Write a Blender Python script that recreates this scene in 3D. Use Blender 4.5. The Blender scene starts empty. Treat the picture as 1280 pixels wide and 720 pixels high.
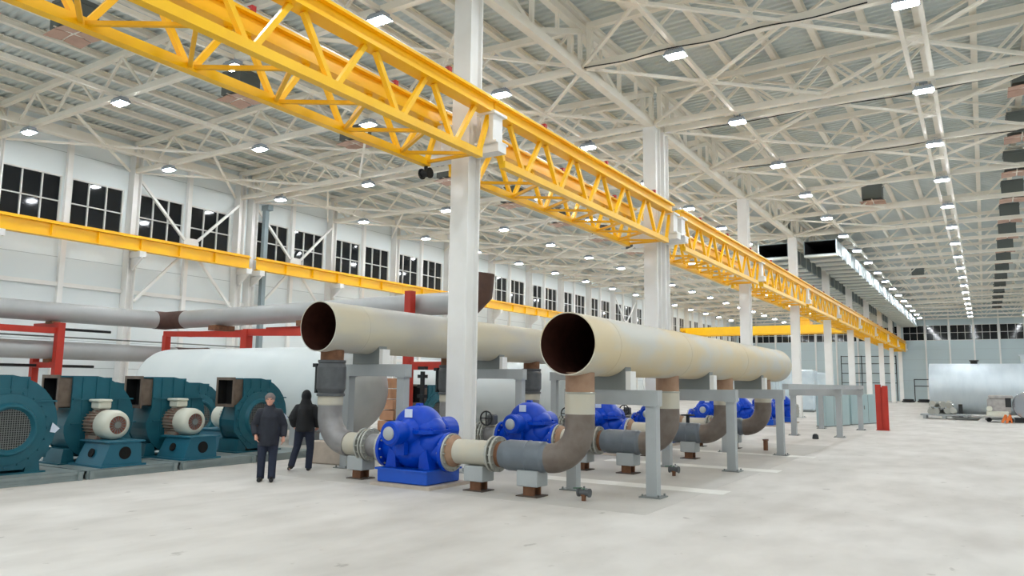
import bpy, math, random
from mathutils import Vector, Matrix
random.seed(7)
PI = math.pi
SC = bpy.context.scene
COL = SC.collection

# ------------------------------------------------------------------ helpers
class MB:
    """collects shapes and links them as one mesh object"""
    def __init__(s): s.v = []; s.f = []; s.sm = []; s.mi = []; s.m = 0
    def add(s, vs, fs, smooth=False):
        b = len(s.v); s.v += [tuple(v) for v in vs]
        for f in fs:
            s.f.append([b + i for i in f]); s.sm.append(smooth); s.mi.append(s.m)
        return s
    def box(s, c, d, rz=0.0):
        x, y, z = d[0]/2, d[1]/2, d[2]/2; ca, sa = math.cos(rz), math.sin(rz)
        vs = []
        for sx, sy, sz in ((-1,-1,-1),(1,-1,-1),(1,1,-1),(-1,1,-1),(-1,-1,1),(1,-1,1),(1,1,1),(-1,1,1)):
            px, py = sx*x, sy*y
            vs.append((c[0]+px*ca-py*sa, c[1]+px*sa+py*ca, c[2]+sz*z))
        return s.add(vs, [(3,2,1,0),(4,5,6,7),(0,1,5,4),(1,2,6,5),(2,3,7,6),(3,0,4,7)])
    def span(s, x0, x1, y0, y1, z0, z1):
        return s.box(((x0+x1)/2,(y0+y1)/2,(z0+z1)/2), (abs(x1-x0),abs(y1-y0),abs(z1-z0)))
    def cbox(s, c, d, ch):
        """box with chamfered edges"""
        x, y, z = d[0]/2, d[1]/2, d[2]/2
        def ring(hx, hy, zz, k):
            return [(c[0]+a, c[1]+b, c[2]+zz) for a, b in ((-hx+k,-hy),(hx-k,-hy),(hx,-hy+k),(hx,hy-k),(hx-k,hy),(-hx+k,hy),(-hx,hy-k),(-hx,-hy+k))]
        vs = ring(x-ch, y-ch, -z, ch*.5) + ring(x, y, -z+ch, ch) + ring(x, y, z-ch, ch) + ring(x-ch, y-ch, z, ch*.5)
        fs = [tuple(range(7,-1,-1)), tuple(range(24,32))]
        for r in range(3):
            for i in range(8):
                j = (i+1) % 8; fs.append((r*8+i, r*8+j, r*8+8+j, r*8+8+i))
        return s.add(vs, fs)
    def bar(s, p0, p1, w, h=None, up=(0,0,1)):
        h = h or w; p0 = Vector(p0); p1 = Vector(p1); d = (p1-p0).normalized(); u = Vector(up)
        if abs(d.dot(u)) > .98: u = Vector((0,1,0))
        a = d.cross(u).normalized(); b = a.cross(d).normalized(); vs = []
        for p in (p0, p1):
            for sa, sb in ((-1,-1),(1,-1),(1,1),(-1,1)): vs.append(p + a*sa*w/2 + b*sb*h/2)
        return s.add(vs, [(3,2,1,0),(4,5,6,7),(0,1,5,4),(1,2,6,5),(2,3,7,6),(3,0,4,7)])
    def tube(s, pts, r, seg=16, cap=True, sx=1.0):
        pts = [Vector(p) for p in pts]; n = len(pts)
        rs = r if isinstance(r, (list, tuple)) else [r]*n
        t0 = (pts[1]-pts[0]).normalized()
        u = Vector((0,0,1)) if abs(t0.z) < .9 else Vector((1,0,0))
        a = t0.cross(u).normalized(); vs = []; fs = []
        for i, p in enumerate(pts):
            t = (pts[min(i+1,n-1)]-pts[max(i-1,0)]).normalized()
            a = (a - t*a.dot(t)).normalized(); b = t.cross(a)
            for k in range(seg):
                an = 2*PI*k/seg; vs.append(p + a*math.cos(an)*rs[i]*sx + b*math.sin(an)*rs[i])
        for i in range(n-1):
            for k in range(seg):
                j = (k+1) % seg; fs.append((i*seg+k, i*seg+j, (i+1)*seg+j, (i+1)*seg+k))
        s.add(vs, fs, True)
        if cap:
            s.add(vs[:seg], [tuple(range(seg-1,-1,-1))]); s.add(vs[-seg:], [tuple(range(seg))])
        return s
    def lathe(s, prof, o, ax, seg=32, cap=True, sharp=True):
        """prof: (radius, distance along axis) list; sharp: a crease at each profile corner"""
        o = Vector(o); ax = Vector(ax).normalized(); u = Vector((0,0,1)) if abs(ax.z) < .9 else Vector((1,0,0))
        a = ax.cross(u).normalized(); b = ax.cross(a)
        def ring(r, t): return [o + ax*t + (a*math.cos(2*PI*k/seg) + b*math.sin(2*PI*k/seg))*r for k in range(seg)]
        if sharp:
            for (r0,t0),(r1,t1) in zip(prof, prof[1:]):
                vs = ring(r0,t0)+ring(r1,t1)
                s.add(vs, [(k,(k+1)%seg,seg+(k+1)%seg,seg+k) for k in range(seg)], True)
        else:
            vs = []; fs = []
            for r, t in prof: vs += ring(r, t)
            for i in range(len(prof)-1):
                for k in range(seg):
                    j = (k+1)%seg; fs.append((i*seg+k,i*seg+j,(i+1)*seg+j,(i+1)*seg+k))
            s.add(vs, fs, True)
        if cap:
            if prof[0][0] > 1e-4: s.add(ring(*prof[0]), [tuple(range(seg-1,-1,-1))])
            if prof[-1][0] > 1e-4: s.add(ring(*prof[-1]), [tuple(range(seg))])
        return s
    def cyl(s, p0, p1, r, seg=20):
        p0 = Vector(p0); p1 = Vector(p1); return s.lathe([(r,0),(r,(p1-p0).length)], p0, p1-p0, seg)
    def ell(s, c, r, seg=20, rings=10, z0=-1.0, z1=1.0):
        vs = []; fs = []
        for i in range(rings+1):
            t = math.asin(z0) + (math.asin(z1)-math.asin(z0))*i/rings
            for k in range(seg):
                a = 2*PI*k/seg; vs.append((c[0]+r[0]*math.cos(t)*math.cos(a), c[1]+r[1]*math.cos(t)*math.sin(a), c[2]+r[2]*math.sin(t)))
        for i in range(rings):
            for k in range(seg):
                j = (k+1)%seg; fs.append((i*seg+k,i*seg+j,(i+1)*seg+j,(i+1)*seg+k))
        return s.add(vs, fs, True)
    def prism(s, poly, axis, t0, t1):
        """extrude polygon along axis; poly in the other two coordinates in x,y,z order"""
        def P(a, b, t): return {'x': (t,a,b), 'y': (a,t,b), 'z': (a,b,t)}[axis]
        n = len(poly); vs = [P(a,b,t0) for a,b in poly]+[P(a,b,t1) for a,b in poly]
        return s.add(vs, [tuple(range(n-1,-1,-1)), tuple(range(n,2*n))]+[(i,(i+1)%n,n+(i+1)%n,n+i) for i in range(n)])
    def build(s, name, m, parent=None, loc=None):
        me = bpy.data.meshes.new(name); me.from_pydata(s.v, [], s.f)
        me.polygons.foreach_set('use_smooth', s.sm)
        for mm in (m if isinstance(m, (list, tuple)) else [m]): me.materials.append(mm)
        me.polygons.foreach_set('material_index', s.mi)
        me.validate(); me.update()
        import bmesh
        bm = bmesh.new(); bm.from_mesh(me); bmesh.ops.recalc_face_normals(bm, faces=bm.faces); bm.to_mesh(me); bm.free()
        o = bpy.data.objects.new(name, me); COL.objects.link(o)
        if parent: o.parent = parent
        if loc: o.location = loc
        return o

def tag(o, label=None, cat=None, group=None, kind=None):
    if label: o['label'] = label
    if cat: o['category'] = cat
    if group: o['group'] = group
    if kind: o['kind'] = kind
    return o
def thing(name, label, cat, loc=(0,0,0), rz=0.0, group=None):
    o = bpy.data.objects.new(name, None); COL.objects.link(o); o.empty_display_size = .2
    o.location = loc; o.rotation_euler = (0,0,rz)
    return tag(o, label, cat, group)
KIDS = {}
def kids(o): return [c for c in bpy.data.objects if c.parent == o]
def snap(o):
    """remember the tree under o so that copies are quick"""
    return (o, [snap(c) for c in kids(o)])
def dup(tree, loc=None, rz=None, label=None, group=None, parent=None):
    o, ch = tree; c = o.copy(); COL.objects.link(c)
    if parent: c.parent = parent
    if loc is not None: c.location = loc
    if rz is not None: c.rotation_euler = (0,0,rz)
    if label: c['label'] = label
    if group: c['group'] = group
    for t in ch: dup(t, parent=c)
    return c
ORD = ['zeroth','first','second','third','fourth','fifth','sixth','seventh','eighth','ninth','tenth','eleventh','twelfth','thirteenth','fourteenth','fifteenth','sixteenth','seventeenth','eighteenth','nineteenth','twentieth','twenty-first','twenty-second','twenty-third','twenty-fourth','twenty-fifth']
def nth(i): return ORD[i]

def arc(c, r, a0, a1, n, plane='xz', y=0.0):
    out = []
    for i in range(n+1):
        a = a0+(a1-a0)*i/n; out.append((c[0]+r*math.cos(a), y, c[1]+r*math.sin(a)))
    return out

# ------------------------------------------------------------------ camera model (1280x720)
YAW, PITCH, ROLL, FPX, CAMZ = math.radians(31.95873845), math.radians(7.13527596), math.radians(0.72147414), 943.063, 2.0
fw = Vector((-math.sin(YAW)*math.cos(PITCH), math.cos(YAW)*math.cos(PITCH), math.sin(PITCH)))
rt = Vector((math.cos(YAW), math.sin(YAW), 0)); upv = rt.cross(fw)
r2 = rt*math.cos(ROLL)+upv*math.sin(ROLL); u2 = upv*math.cos(ROLL)-rt*math.sin(ROLL)
cam = bpy.data.cameras.new('camera'); camo = bpy.data.objects.new('camera', cam); COL.objects.link(camo)
M = Matrix((r2, u2, -fw)).transposed().to_4x4(); M.translation = Vector((0,0,CAMZ)); camo.matrix_world = M
cam.sensor_width = 36; cam.lens = FPX/1280*36; cam.clip_end = 400; cam.clip_start = .1
SC.camera = camo
def seen(p, mrg=25):
    d = Vector(p)-Vector((0,0,CAMZ)); z = d.dot(fw)
    if z < .5: return False
    x, y = 640+FPX*d.dot(r2)/z, 360-FPX*d.dot(u2)/z
    return -mrg < x < 1280+mrg and -mrg < y < 720+mrg

# ------------------------------------------------------------------ materials
def mat(name, c, rough=.6, metal=0.0, c2=None, scale=3.0, amount=.5, bump=0.0, detail=4.0, spec=.5, lo=.4, hi=.65, stretch=None):
    m = bpy.data.materials.new(name); m.use_nodes = True; nt = m.node_tree; b = nt.nodes['Principled BSDF']
    b.inputs['Base Color'].default_value = (*c, 1); b.inputs['Roughness'].default_value = rough
    b.inputs['Metallic'].default_value = metal; b.inputs['Specular IOR Level'].default_value = spec
    if c2 or bump:
        tc = nt.nodes.new('ShaderNodeTexCoord'); nz = nt.nodes.new('ShaderNodeTexNoise')
        nz.inputs['Scale'].default_value = scale; nz.inputs['Detail'].default_value = detail
        src = tc.outputs['Object']
        if stretch:
            mp = nt.nodes.new('ShaderNodeMapping'); mp.inputs['Scale'].default_value = stretch
            nt.links.new(src, mp.inputs['Vector']); src = mp.outputs['Vector']
        nt.links.new(src, nz.inputs['Vector'])
    if c2:
        rp = nt.nodes.new('ShaderNodeValToRGB'); rp.color_ramp.elements[0].position = lo; rp.color_ramp.elements[1].position = hi
        rp.color_ramp.elements[0].color = (*c, 1)
        rp.color_ramp.elements[1].color = (*[a+(bb-a)*amount for a, bb in zip(c, c2)], 1)
        nt.links.new(nz.outputs['Fac'], rp.inputs['Fac']); nt.links.new(rp.outputs['Color'], b.inputs['Base Color'])
    if bump:
        bp = nt.nodes.new('ShaderNodeBump'); bp.inputs['Strength'].default_value = bump; bp.inputs['Distance'].default_value = .02
        nt.links.new(nz.outputs['Fac'], bp.inputs['Height']); nt.links.new(bp.outputs['Normal'], b.inputs['Normal'])
    return m
def srgb(r, g, b):
    f = lambda v: (v/255/12.92) if v/255 <= .04045 else ((v/255+.055)/1.055)**2.4
    return (f(r), f(g), f(b))
CREAM = mat('cream_painted_steel', srgb(246,241,230), .5, c2=srgb(238,230,215), scale=1.5)
COLW = mat('white_column_paint', srgb(238,237,234), .45, c2=srgb(228,225,220), scale=1.2)
WALLM = mat('wall_panel_paint', srgb(226,233,234), .55)
ROOFM = mat('galvanised_roof_sheet', srgb(214,221,220), .5, .1, c2=srgb(202,211,211), scale=.8)
YEL = mat('yellow_crane_paint', srgb(252,196,0), .36, c2=srgb(244,180,0), scale=1.0)
YELO = mat('orange_yellow_crane_paint', srgb(242,180,0), .42)
RAIL = mat('bright_rail_steel', srgb(200,198,194), .35, .6)
REDP = mat('red_primer_paint', srgb(186,48,30), .5, c2=srgb(165,40,28), scale=2)
REDC = mat('red_clamp_paint', srgb(170,25,20), .5)
BLUE = mat('blue_pump_paint', srgb(0,66,186), .32, c2=srgb(0,56,170), scale=5, spec=.3)
BLUED = mat('dark_blue_base_paint', srgb(0,78,188), .35)
TEAL = mat('teal_fan_paint', srgb(24,94,110), .42, c2=srgb(20,82,98), scale=3)
TEALB = mat('blue_pedestal_paint', srgb(36,104,126), .42)
TEALL = mat('pale_teal_panel', srgb(166,188,190), .3, c2=srgb(156,180,183), scale=.7)
SKID = mat('grey_green_skid_paint', srgb(136,148,148), .5, c2=srgb(112,126,126), scale=2)
DKSTEEL = mat('dark_steel', srgb(40,42,44), .45, .3)
BLACK = mat('black_rubber', srgb(18,18,19), .6)
GREYP = mat('grey_frame_paint', srgb(168,172,173), .5, c2=srgb(156,160,160), scale=2)
GREYD = mat('dark_grey_saddle_paint', srgb(122,126,124), .55)
RUST = mat('rusty_steel', srgb(124,84,58), .8, c2=srgb(88,56,38), scale=8, bump=.2)
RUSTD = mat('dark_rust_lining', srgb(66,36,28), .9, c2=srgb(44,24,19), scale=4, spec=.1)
DKRUST = mat('dark_rust_plate', srgb(84,72,62), .8, c2=srgb(66,56,48), scale=6)
COLLAR = mat('dull_brown_collar_steel', srgb(112,98,86), .6, c2=srgb(70,56,46), scale=5)
RUSTP = mat('rust_primer_stub', srgb(160,128,104), .7, c2=srgb(140,104,80), scale=5)
BEIGE = mat('beige_weathered_pipe', srgb(206,189,154), .55, c2=srgb(192,193,188), scale=.9, amount=.85, stretch=(1,.5,1), lo=.42, hi=.6)
BEIGEG = mat('grey_beige_weathered_pipe', srgb(204,196,172), .55, c2=srgb(186,186,182), scale=.9, amount=1.0, stretch=(1,.4,1))
BEIGES = mat('beige_spool_paint', srgb(186,182,168), .5, c2=srgb(196,184,160), scale=3)
ELBOW = mat('brown_grey_elbow_steel', srgb(122,112,104), .5, .2, c2=srgb(96,82,72), scale=4)
ELBOWG = mat('grey_elbow_steel', srgb(146,144,144), .45, .2, c2=srgb(122,118,116), scale=4)
COAT = mat('grey_blue_coated_pipe', srgb(104,112,120), .4, c2=srgb(88,96,104), scale=4)
VALVE = mat('dark_grey_valve_casting', srgb(84,86,88), .5, c2=srgb(66,68,70), scale=5)
FLG = mat('zinc_flange', srgb(172,172,164), .4, .4)
INSUL = mat('grey_pipe_cladding', srgb(176,178,178), .42, .25, c2=srgb(164,166,166), scale=1.5)
CLADJ = mat('dark_rust_joint', srgb(88,64,56), .7, c2=srgb(68,48,44), scale=4)
TANKW = mat('white_tank_paint', srgb(218,226,227), .4, c2=srgb(208,218,220), scale=.8)
TANKS = mat('silver_tank_cladding', srgb(214,224,230), .42, .5, c2=srgb(194,206,214), scale=.6, stretch=(3,1,1))
GALV = mat('galvanised_duct', srgb(138,152,156), .55, .2, c2=srgb(124,138,142), scale=2)
DRIB = mat('pale_duct_rib', srgb(214,220,216), .5)
DUCTIN = mat('black_opening_shade', srgb(9,9,10), .9)  # shade inside ducts, fan outlets and holes, put into the colour
HEATB = mat('dark_grey_heater_case', srgb(104,110,108), .55)
HEATP = mat('pinkish_heater_louvre', srgb(198,162,144), .55, c2=srgb(180,146,130), scale=3)
LAMPB = mat('lamp_heat_sink', srgb(168,178,190), .45, .2)
MOTW = mat('white_motor_cowl', srgb(214,214,200), .4)
MOTB = mat('brown_ribbed_motor_body', srgb(156,140,126), .5, c2=srgb(150,74,60), scale=9, amount=.6, lo=.54, hi=.64)
MOTR = mat('reddish_motor_grille', srgb(140,84,70), .55)
CONC = mat('pale_concrete_block', srgb(190,176,162), .8, c2=srgb(168,154,140), scale=5, bump=.2)
PLATE = mat('pale_label_plate', srgb(214,224,240), .35)
CARD = mat('pinkish_cardboard', srgb(206,160,126), .8, c2=srgb(190,140,108), scale=3)
GREYT = mat('shaded_tank_head', srgb(170,174,174), .45, c2=srgb(158,162,162), scale=2)  # right end of the white tank, its shade put into the grey
WRAP = mat('translucent_white_wrap', srgb(214,226,232), .25, c2=srgb(186,202,212), scale=1.5, bump=.4)
CHROME = mat('shiny_cladding', srgb(190,196,200), .2, .75)
ORG = mat('orange_plastic', srgb(225,120,50), .5)
SKIN = mat('skin', srgb(205,150,128), .55)
JKT = mat('dark_navy_jacket', srgb(30,34,46), .75, c2=srgb(20,23,32), scale=8, bump=.25)
JKTB = mat('black_jacket', srgb(16,17,22), .75, c2=srgb(11,12,16), scale=8, bump=.25)
JEAN = mat('navy_trousers', srgb(28,36,56), .8, c2=srgb(20,27,44), scale=10)
SHOE = mat('black_shoe_leather', srgb(16,15,15), .45)
HAT = mat('grey_knit_hat', srgb(120,110,108), .85, bump=.3, scale=40)
EYEM = mat('dark_eye', srgb(30,22,20), .3)
LIPM = mat('lip', srgb(168,100,90), .5)
def floor_mat():
    m = mat('pale_concrete_floor', (0,0,0), .62, spec=.35); nt = m.node_tree; b = nt.nodes['Principled BSDF']
    tc = nt.nodes.new('ShaderNodeTexCoord')
    def noise(sc, det, mp=None):
        n = nt.nodes.new('ShaderNodeTexNoise'); n.inputs['Scale'].default_value = sc; n.inputs['Detail'].default_value = det
        if mp:
            q = nt.nodes.new('ShaderNodeMapping'); q.inputs['Scale'].default_value = mp
            nt.links.new(tc.outputs['Object'], q.inputs['Vector']); nt.links.new(q.outputs['Vector'], n.inputs['Vector'])
        else: nt.links.new(tc.outputs['Object'], n.inputs['Vector'])
        return n
    def ramp(src, p0, c0, p1, c1):
        r = nt.nodes.new('ShaderNodeValToRGB'); e = r.color_ramp.elements
        e[0].position = p0; e[0].color = (*c0,1); e[1].position = p1; e[1].color = (*c1,1)
        nt.links.new(src, r.inputs['Fac']); return r
    a = ramp(noise(.35, 8).outputs['Fac'], .35, srgb(194,189,182), .66, srgb(209,205,199))
    d = ramp(noise(1.6, 10, (1,.45,1)).outputs['Fac'], .3, (.82,.812,.8), .6, (1,1,1))
    s = ramp(noise(4.2, 5, (1,.7,1)).outputs['Fac'], .27, (.42,.4,.37), .33, (1,1,1))
    m1 = nt.nodes.new('ShaderNodeMix'); m1.data_type = 'RGBA'; m1.blend_type = 'MULTIPLY'; m1.inputs[0].default_value = .8
    nt.links.new(a.outputs['Color'], m1.inputs[6]); nt.links.new(d.outputs['Color'], m1.inputs[7])
    m2 = nt.nodes.new('ShaderNodeMix'); m2.data_type = 'RGBA'; m2.blend_type = 'MULTIPLY'; m2.inputs[0].default_value = .5
    nt.links.new(m1.outputs[2], m2.inputs[6]); nt.links.new(s.outputs['Color'], m2.inputs[7])
    nt.links.new(m2.outputs[2], b.inputs['Base Color'])
    bp = nt.nodes.new('ShaderNodeBump'); bp.inputs['Strength'].default_value = .08
    nt.links.new(noise(30, 4).outputs['Fac'], bp.inputs['Height']); nt.links.new(bp.outputs['Normal'], b.inputs['Normal'])
    return m
FLOOR = floor_mat()
FLOORD = mat('pump_slab_concrete_with_shadow', srgb(180,176,169), .6, c2=srgb(194,190,183), scale=1.2, detail=8)  # greyer concrete pour, with soft shadow mixed into its tone
FLOORL = mat('lighter_strip_concrete', srgb(222,220,214), .6, c2=srgb(210,208,200), scale=2)  # lighter tone of the strips between the pump lines
WALLE = mat('bluish_grey_end_wall_panel', srgb(190,205,208), .55)
GLASS = mat('dark_night_glass', (.012,.014,.016), .06, spec=.35)
def emis(name, c, s):
    m = bpy.data.materials.new(name); m.use_nodes = True; b = m.node_tree.nodes['Principled BSDF']
    b.inputs['Base Color'].default_value = (.8,.8,.8,1); b.inputs['Emission Color'].default_value = (*c,1); b.inputs['Emission Strength'].default_value = s
    return m
LAMP_POWER = 165.0
LED_STRENGTH = 190.0
LENS = emis('lamp_led_face', (.91,.958,1.0), LED_STRENGTH)

# ------------------------------------------------------------------ dimensions
XC, XL, XR = -10.22, -34.1, 13.9          # column row, left wall face, right wall face
YE, YB = 124.4, -22.0                     # end wall, back wall
Y0, JT = 14.24, .86                       # first column, gap of the expansion joint
def ty(j): return Y0+6*j if j <= 2 else Y0+6*(j-1)+JT     # truss j: 0,1,2 | 3 is the twin beyond the joint
TR = [ty(j) for j in range(20)]           # up to 123.1
ZL = 11.77                                # lower chord
def zup(x):                               # upper chord height
    mid = -22.16 if x < XC else 1.84
    return 13.08+.024*(12-abs(x-mid))
def zroof(x): return zup(x)+.42
LROWS = [-31.2,-25.0,-19.0,-13.1,-7.1,-1.15,4.9,10.9]

# ------------------------------------------------------------------ floor, walls, ceiling
tag(MB().span(XL-.4, XR+.3, YB-.3, YE+.3, -.3, 0).build('floor', FLOOR), kind='structure')
m = MB()
xs = [XL-.2, -28, -22.16, -16, XC-.01, XC+.01, -4, 1.84, 8, XR+.2]
ys = []
y = 6.0
while y < YE+.2:
    ys += [(y,0),(y+.11,0),(y+.15,.07),(y+.26,.07)]; y += .3
ys = [(YB-.2,0)]+ys
vs = [(x, yy, zroof(x)+dz) for x in xs for yy, dz in ys]; n = len(ys)
m.add(vs, [(i*n+k, i*n+k+1, (i+1)*n+k+1, (i+1)*n+k) for i in range(len(xs)-1) for k in range(n-1)])
ceil = tag(m.build('ceiling', ROOFM), kind='structure')
for b0 in (XL, XC):
    for k in range(17):
        x = b0+.1+1.49*k
        if not (x < 8): continue
        q = MB(); z = zroof(x)-.02
        q.span(x-.1, x+.1, 7, YE, z-.03, z); q.span(x-.025, x+.025, 7, YE, z-.2, z); q.span(x-.1, x+.1, 7, YE, z-.22, z-.19)
        q.build('purlin', CREAM, ceil)
WZ0, WZ1 = 8.52, 10.82                    # window band
# left wall: lower band, upper band and the piers between windows
m = MB(); T = .25
def wl(y0, y1, z0, z1): m.span(XL-T, XL, y0, y1, z0, z1)
wl(YB, YE, 0, WZ0); wl(YB, YE, WZ1, 14)
wins = []
for j in range(-1, 19):
    a = ty(j) if j >= 0 else Y0-6; b = ty(j+1)
    if b-a < 2: continue
    mid = (a+b)/2; wins += [(a+.36, mid-.2), (mid+.2, b-.36)]
e = YB
for a, b in wins: wl(e, a, WZ0, WZ1); e = b
wl(e, YE, WZ0, WZ1)
# thin horizontal panel joints of the sandwich wall
m.m = 1
for z in (1.2,2.4,3.6,4.8,6.0,7.2,11.9): m.span(XL-.002, XL+.003, YB, YE, z-.012, z+.012)
SEAM = mat('wall_panel_seam', srgb(176,184,186), .6)
tag(m.build('wall_left', [WALLM, SEAM]), kind='structure')
FRM = mat('white_window_frame', srgb(224,224,220), .5)
def window(idx, P0, du, w, h, nx):
    """window in the plane through P0, du: unit direction along the wall; normal is +90 deg inwards"""
    f = MB(); du = Vector(du); nrm = Vector((-du.y, du.x, 0)); P0 = Vector(P0)
    def br(u0, z0, u1, z1, t): f.bar(P0+du*u0+Vector((0,0,z0))-nrm*.06, P0+du*u1+Vector((0,0,z1))-nrm*.06, t, .1, up=nrm)
    t = .06
    br(0,t/2,w,t/2,t); br(0,h-t/2,w,h-t/2,t); br(t/2,t,t/2,h-t,t); br(w-t/2,t,w-t/2,h-t,t); br(t,h*.5,w-t,h*.5,.05)
    for i in range(1, nx): br(w*i/nx, t, w*i/nx, h-t, .05)
    fo = tag(f.build('window_%d' % idx, FRM), kind='structure')
    g = MB(); a = P0-nrm*.1
    q = [a+du*.02+Vector((0,0,.02)), a+du*(w-.02)+Vector((0,0,.02)), a+du*(w-.02)+Vector((0,0,h-.02)), a+du*.02+Vector((0,0,h-.02))]
    g.add(q+[p-nrm*.02 for p in q], [(0,1,2,3),(7,6,5,4),(0,4,5,1),(1,5,6,2),(2,6,7,3),(3,7,4,0)])
    g.build('window_pane', GLASS, fo)
    return fo
nwin = 0
for a, b in wins:
    nwin += 1; window(nwin, (XL, b, WZ0), (0,-1,0), b-a, WZ1-WZ0, 3)
# end wall
m = MB()
def we(x0, x1, z0, z1): m.span(x0, x1, YE, YE+T, z0, z1)
we(XL-T, XR+T, 0, 8.75); we(XL-T, XR+T, 10.95, 14)
ew = []
for k in range(16):
    x = XL+.15+3.0*k
    ew.append((x+.12, x+2.88))
e = XL-T
for a, b in ew: we(e, a, 8.75, 10.95); e = b
we(e, XR+T, 8.75, 10.95)
m.m = 1
for z in (1.5,3,4.5,6,7.5,12): m.span(XL, XR, YE-.003, YE+.002, z-.015, z+.015)
tag(m.build('wall_end', [WALLE, SEAM]), kind='structure')
for a, b in ew:
    nwin += 1; window(nwin, (b, YE, 8.75), (-1,0,0), b-a, 2.2, 3)
tag(MB().span(XR, XR+T, YB, YE, 0, 14).build('wall_right', WALLM), kind='structure')
tag(MB().span(XL-T, XR+T, YB-T, YB, 0, 14).build('wall_back', WALLM), kind='structure')
# end wall posts and girts
pm = MB(); pm.span(-.1,.1,-.22,0,0,13.3); post0 = None
k = 0
for a, b in ew:
    x = a-.12
    if x < -33 or x > 8 or abs(x-XC) < .6: continue
    k += 1
    lab = 'slim white post on the far end wall, %s from the left wall' % nth(k)
    if post0 is None:
        post0 = tag(pm.build('wall_post', COLW), lab, 'post', 'posts of the far end wall'); post0.location = (x, YE-.01, 0)
    else: dup((post0, []), (x, YE-.01, 0), label=lab)
# dark pipe frames standing against the end wall in the left bay
t = thing('pipe_stand', 'dark pipe stand against the far wall behind the last columns', 'frame', (-14, YE-1.2, 0))
q = MB()
for x in (-4.2, -1.4, 1.2, 3.2): q.cyl((x,0,0),(x,0,6.6),.06,8)
q.build('upright', DKSTEEL, t)
q = MB()
for z in (2.6,4.0,5.4,6.5): q.cyl((-4.2,0,z),(3.2,0,z),.05,8)
q.build('rail', DKSTEEL, t)
t = thing('handrail', 'thin dark rail along the far wall just left of the silver tank', 'rail', (-8.6, YE-.8, 0))
q = MB()
for x in (0, 3.6): q.cyl((x,0,0),(x,0,3.2),.06,8)
q.build('upright', DKSTEEL, t)
q = MB()
for z in (2.2,3.15): q.cyl((0,0,z),(5.6,0,z),.06,8)
q.build('rail', DKSTEEL, t)
# lighter floor strips between the pump lines
st = MB()
for Y in (14.4, 18.7, 23.0): st.span(-8.6, -4.2, Y-.28, Y+.28, 0, .004)
tag(st.build('floor_strip', FLOORL), kind='structure')
tag(MB().span(-13.4, -4.55, 11.25, 27.6, 0, .002).build('floor_shadow_slab', FLOORD), kind='structure')  # greyer pour; the shadow under headers and pumps is in its colour

# ------------------------------------------------------------------ wall steelwork (left)
def hsec(q, w, d, z0, z1, tf=.035, tw=.03):
    """H section with flanges facing +-Y"""
    q.span(-w/2, w/2, -d/2, -d/2+tf, z0, z1); q.span(-w/2, w/2, d/2-tf, d/2, z0, z1); q.span(-tw/2, tw/2, -d/2+tf, d/2-tf, z0, z1)
k = 0; wc = None
for j in range(0, 20):
    if j == 19: break
    k += 1
    lab = 'white steel column on left wall, %s from the camera' % nth(k)
    if wc is None:
        wc = thing('wall_column', lab, 'column', (XL+.24, ty(j), 0), 0, 'columns along the left wall')
        q = MB(); hsec(q, .46, .4, 0, 13.0); q.build('shaft', COLW, wc)
        q = MB(); q.span(.1, 1.05, -.16, .16, 7.55, 7.82); q.prism([(.15,7.0),(.3,7.0),(1.0,7.5),(1.0,7.55),(.15,7.55)], 'y', -.05, .05); q.build('crane_bracket', COLW, wc)
        wct = snap(wc)
    else: dup(wct, (XL+.24, ty(j), 0), label=lab)
k = 0; wp = None
for j in range(-1, 19):
    a = ty(j) if j >= 0 else Y0-6; b = ty(j+1)
    if b-a < 2: continue
    mid = (a+b)/2; k += 1
    if not seen((XL, mid, 9)): k -= 1; continue
    lab = 'slim white post between windows of left wall, %s from the camera' % nth(k)
    if wp is None:
        q = MB(); q.span(0, .2, -.11, .11, 0, 13.2); wp = tag(q.build('wall_post', COLW), lab, 'post', 'posts between the left wall windows'); wp.location = (XL, mid, 0)
    else: dup((wp, []), (XL, mid, 0), label=lab)
for z, lab in ((6.0, 'upper white horizontal rail on the left wall below the yellow beam'), (3.4, 'lower white horizontal rail on the left wall behind the pipes')):
    q = MB(); q.span(XL, XL+.14, 7, YE-.3, z-.09, z+.09); tag(q.build('wall_girt', COLW), lab, 'rail')
q = MB(); q.span(XL+.02, XL+.3, 7, YE-.3, 12.5, 12.95); tag(q.build('eave_beam', CREAM), 'long cream beam at the top of the left wall under the roof', 'beam')
# vertical cross braces with a gusset
def vbrace(ya, yb, lab):
    t = thing('cross_brace', lab, 'brace', (XL+.42, (ya+yb)/2, 8.55), 0, 'cross braces on the left wall')
    h = (yb-ya)/2-.21; zt, zb = 2.75, -3.0
    q = MB()
    for sy in (-1, 1):
        q.bar((0, sy*h, zt), (0,0,0), .12, .12); q.bar((0, sy*h, zb), (0,0,0), .12, .12)
    q.build('diagonal', COLW, t)
    q = MB(); q.prism([(-.28,-.45),(.28,-.45),(.42,-.25),(.42,.25),(.28,.45),(-.28,.45),(-.42,.25),(-.42,-.25)], 'x', .02, .1); q.build('gusset_plate', COLW, t)
vbrace(ty(1), ty(2), 'white cross brace on left wall before the twin wall columns')
vbrace(ty(3), ty(4), 'white cross brace on left wall just beyond the twin wall columns')
vbrace(ty(11), ty(12), 'white cross brace on left wall far down, seen over the pipe headers')
# grey cable riser on the wall beside the joint
q = MB(); q.span(XL+.5, XL+.75, 27.55, 27.8, 0, 11.3); q.span(XL+.45, XL+1.0, 27.5, 27.85, 11.3, 11.6)
tag(q.build('cable_riser', GALV), 'grey vertical cable duct on left wall beside the twin columns', 'duct')
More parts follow.
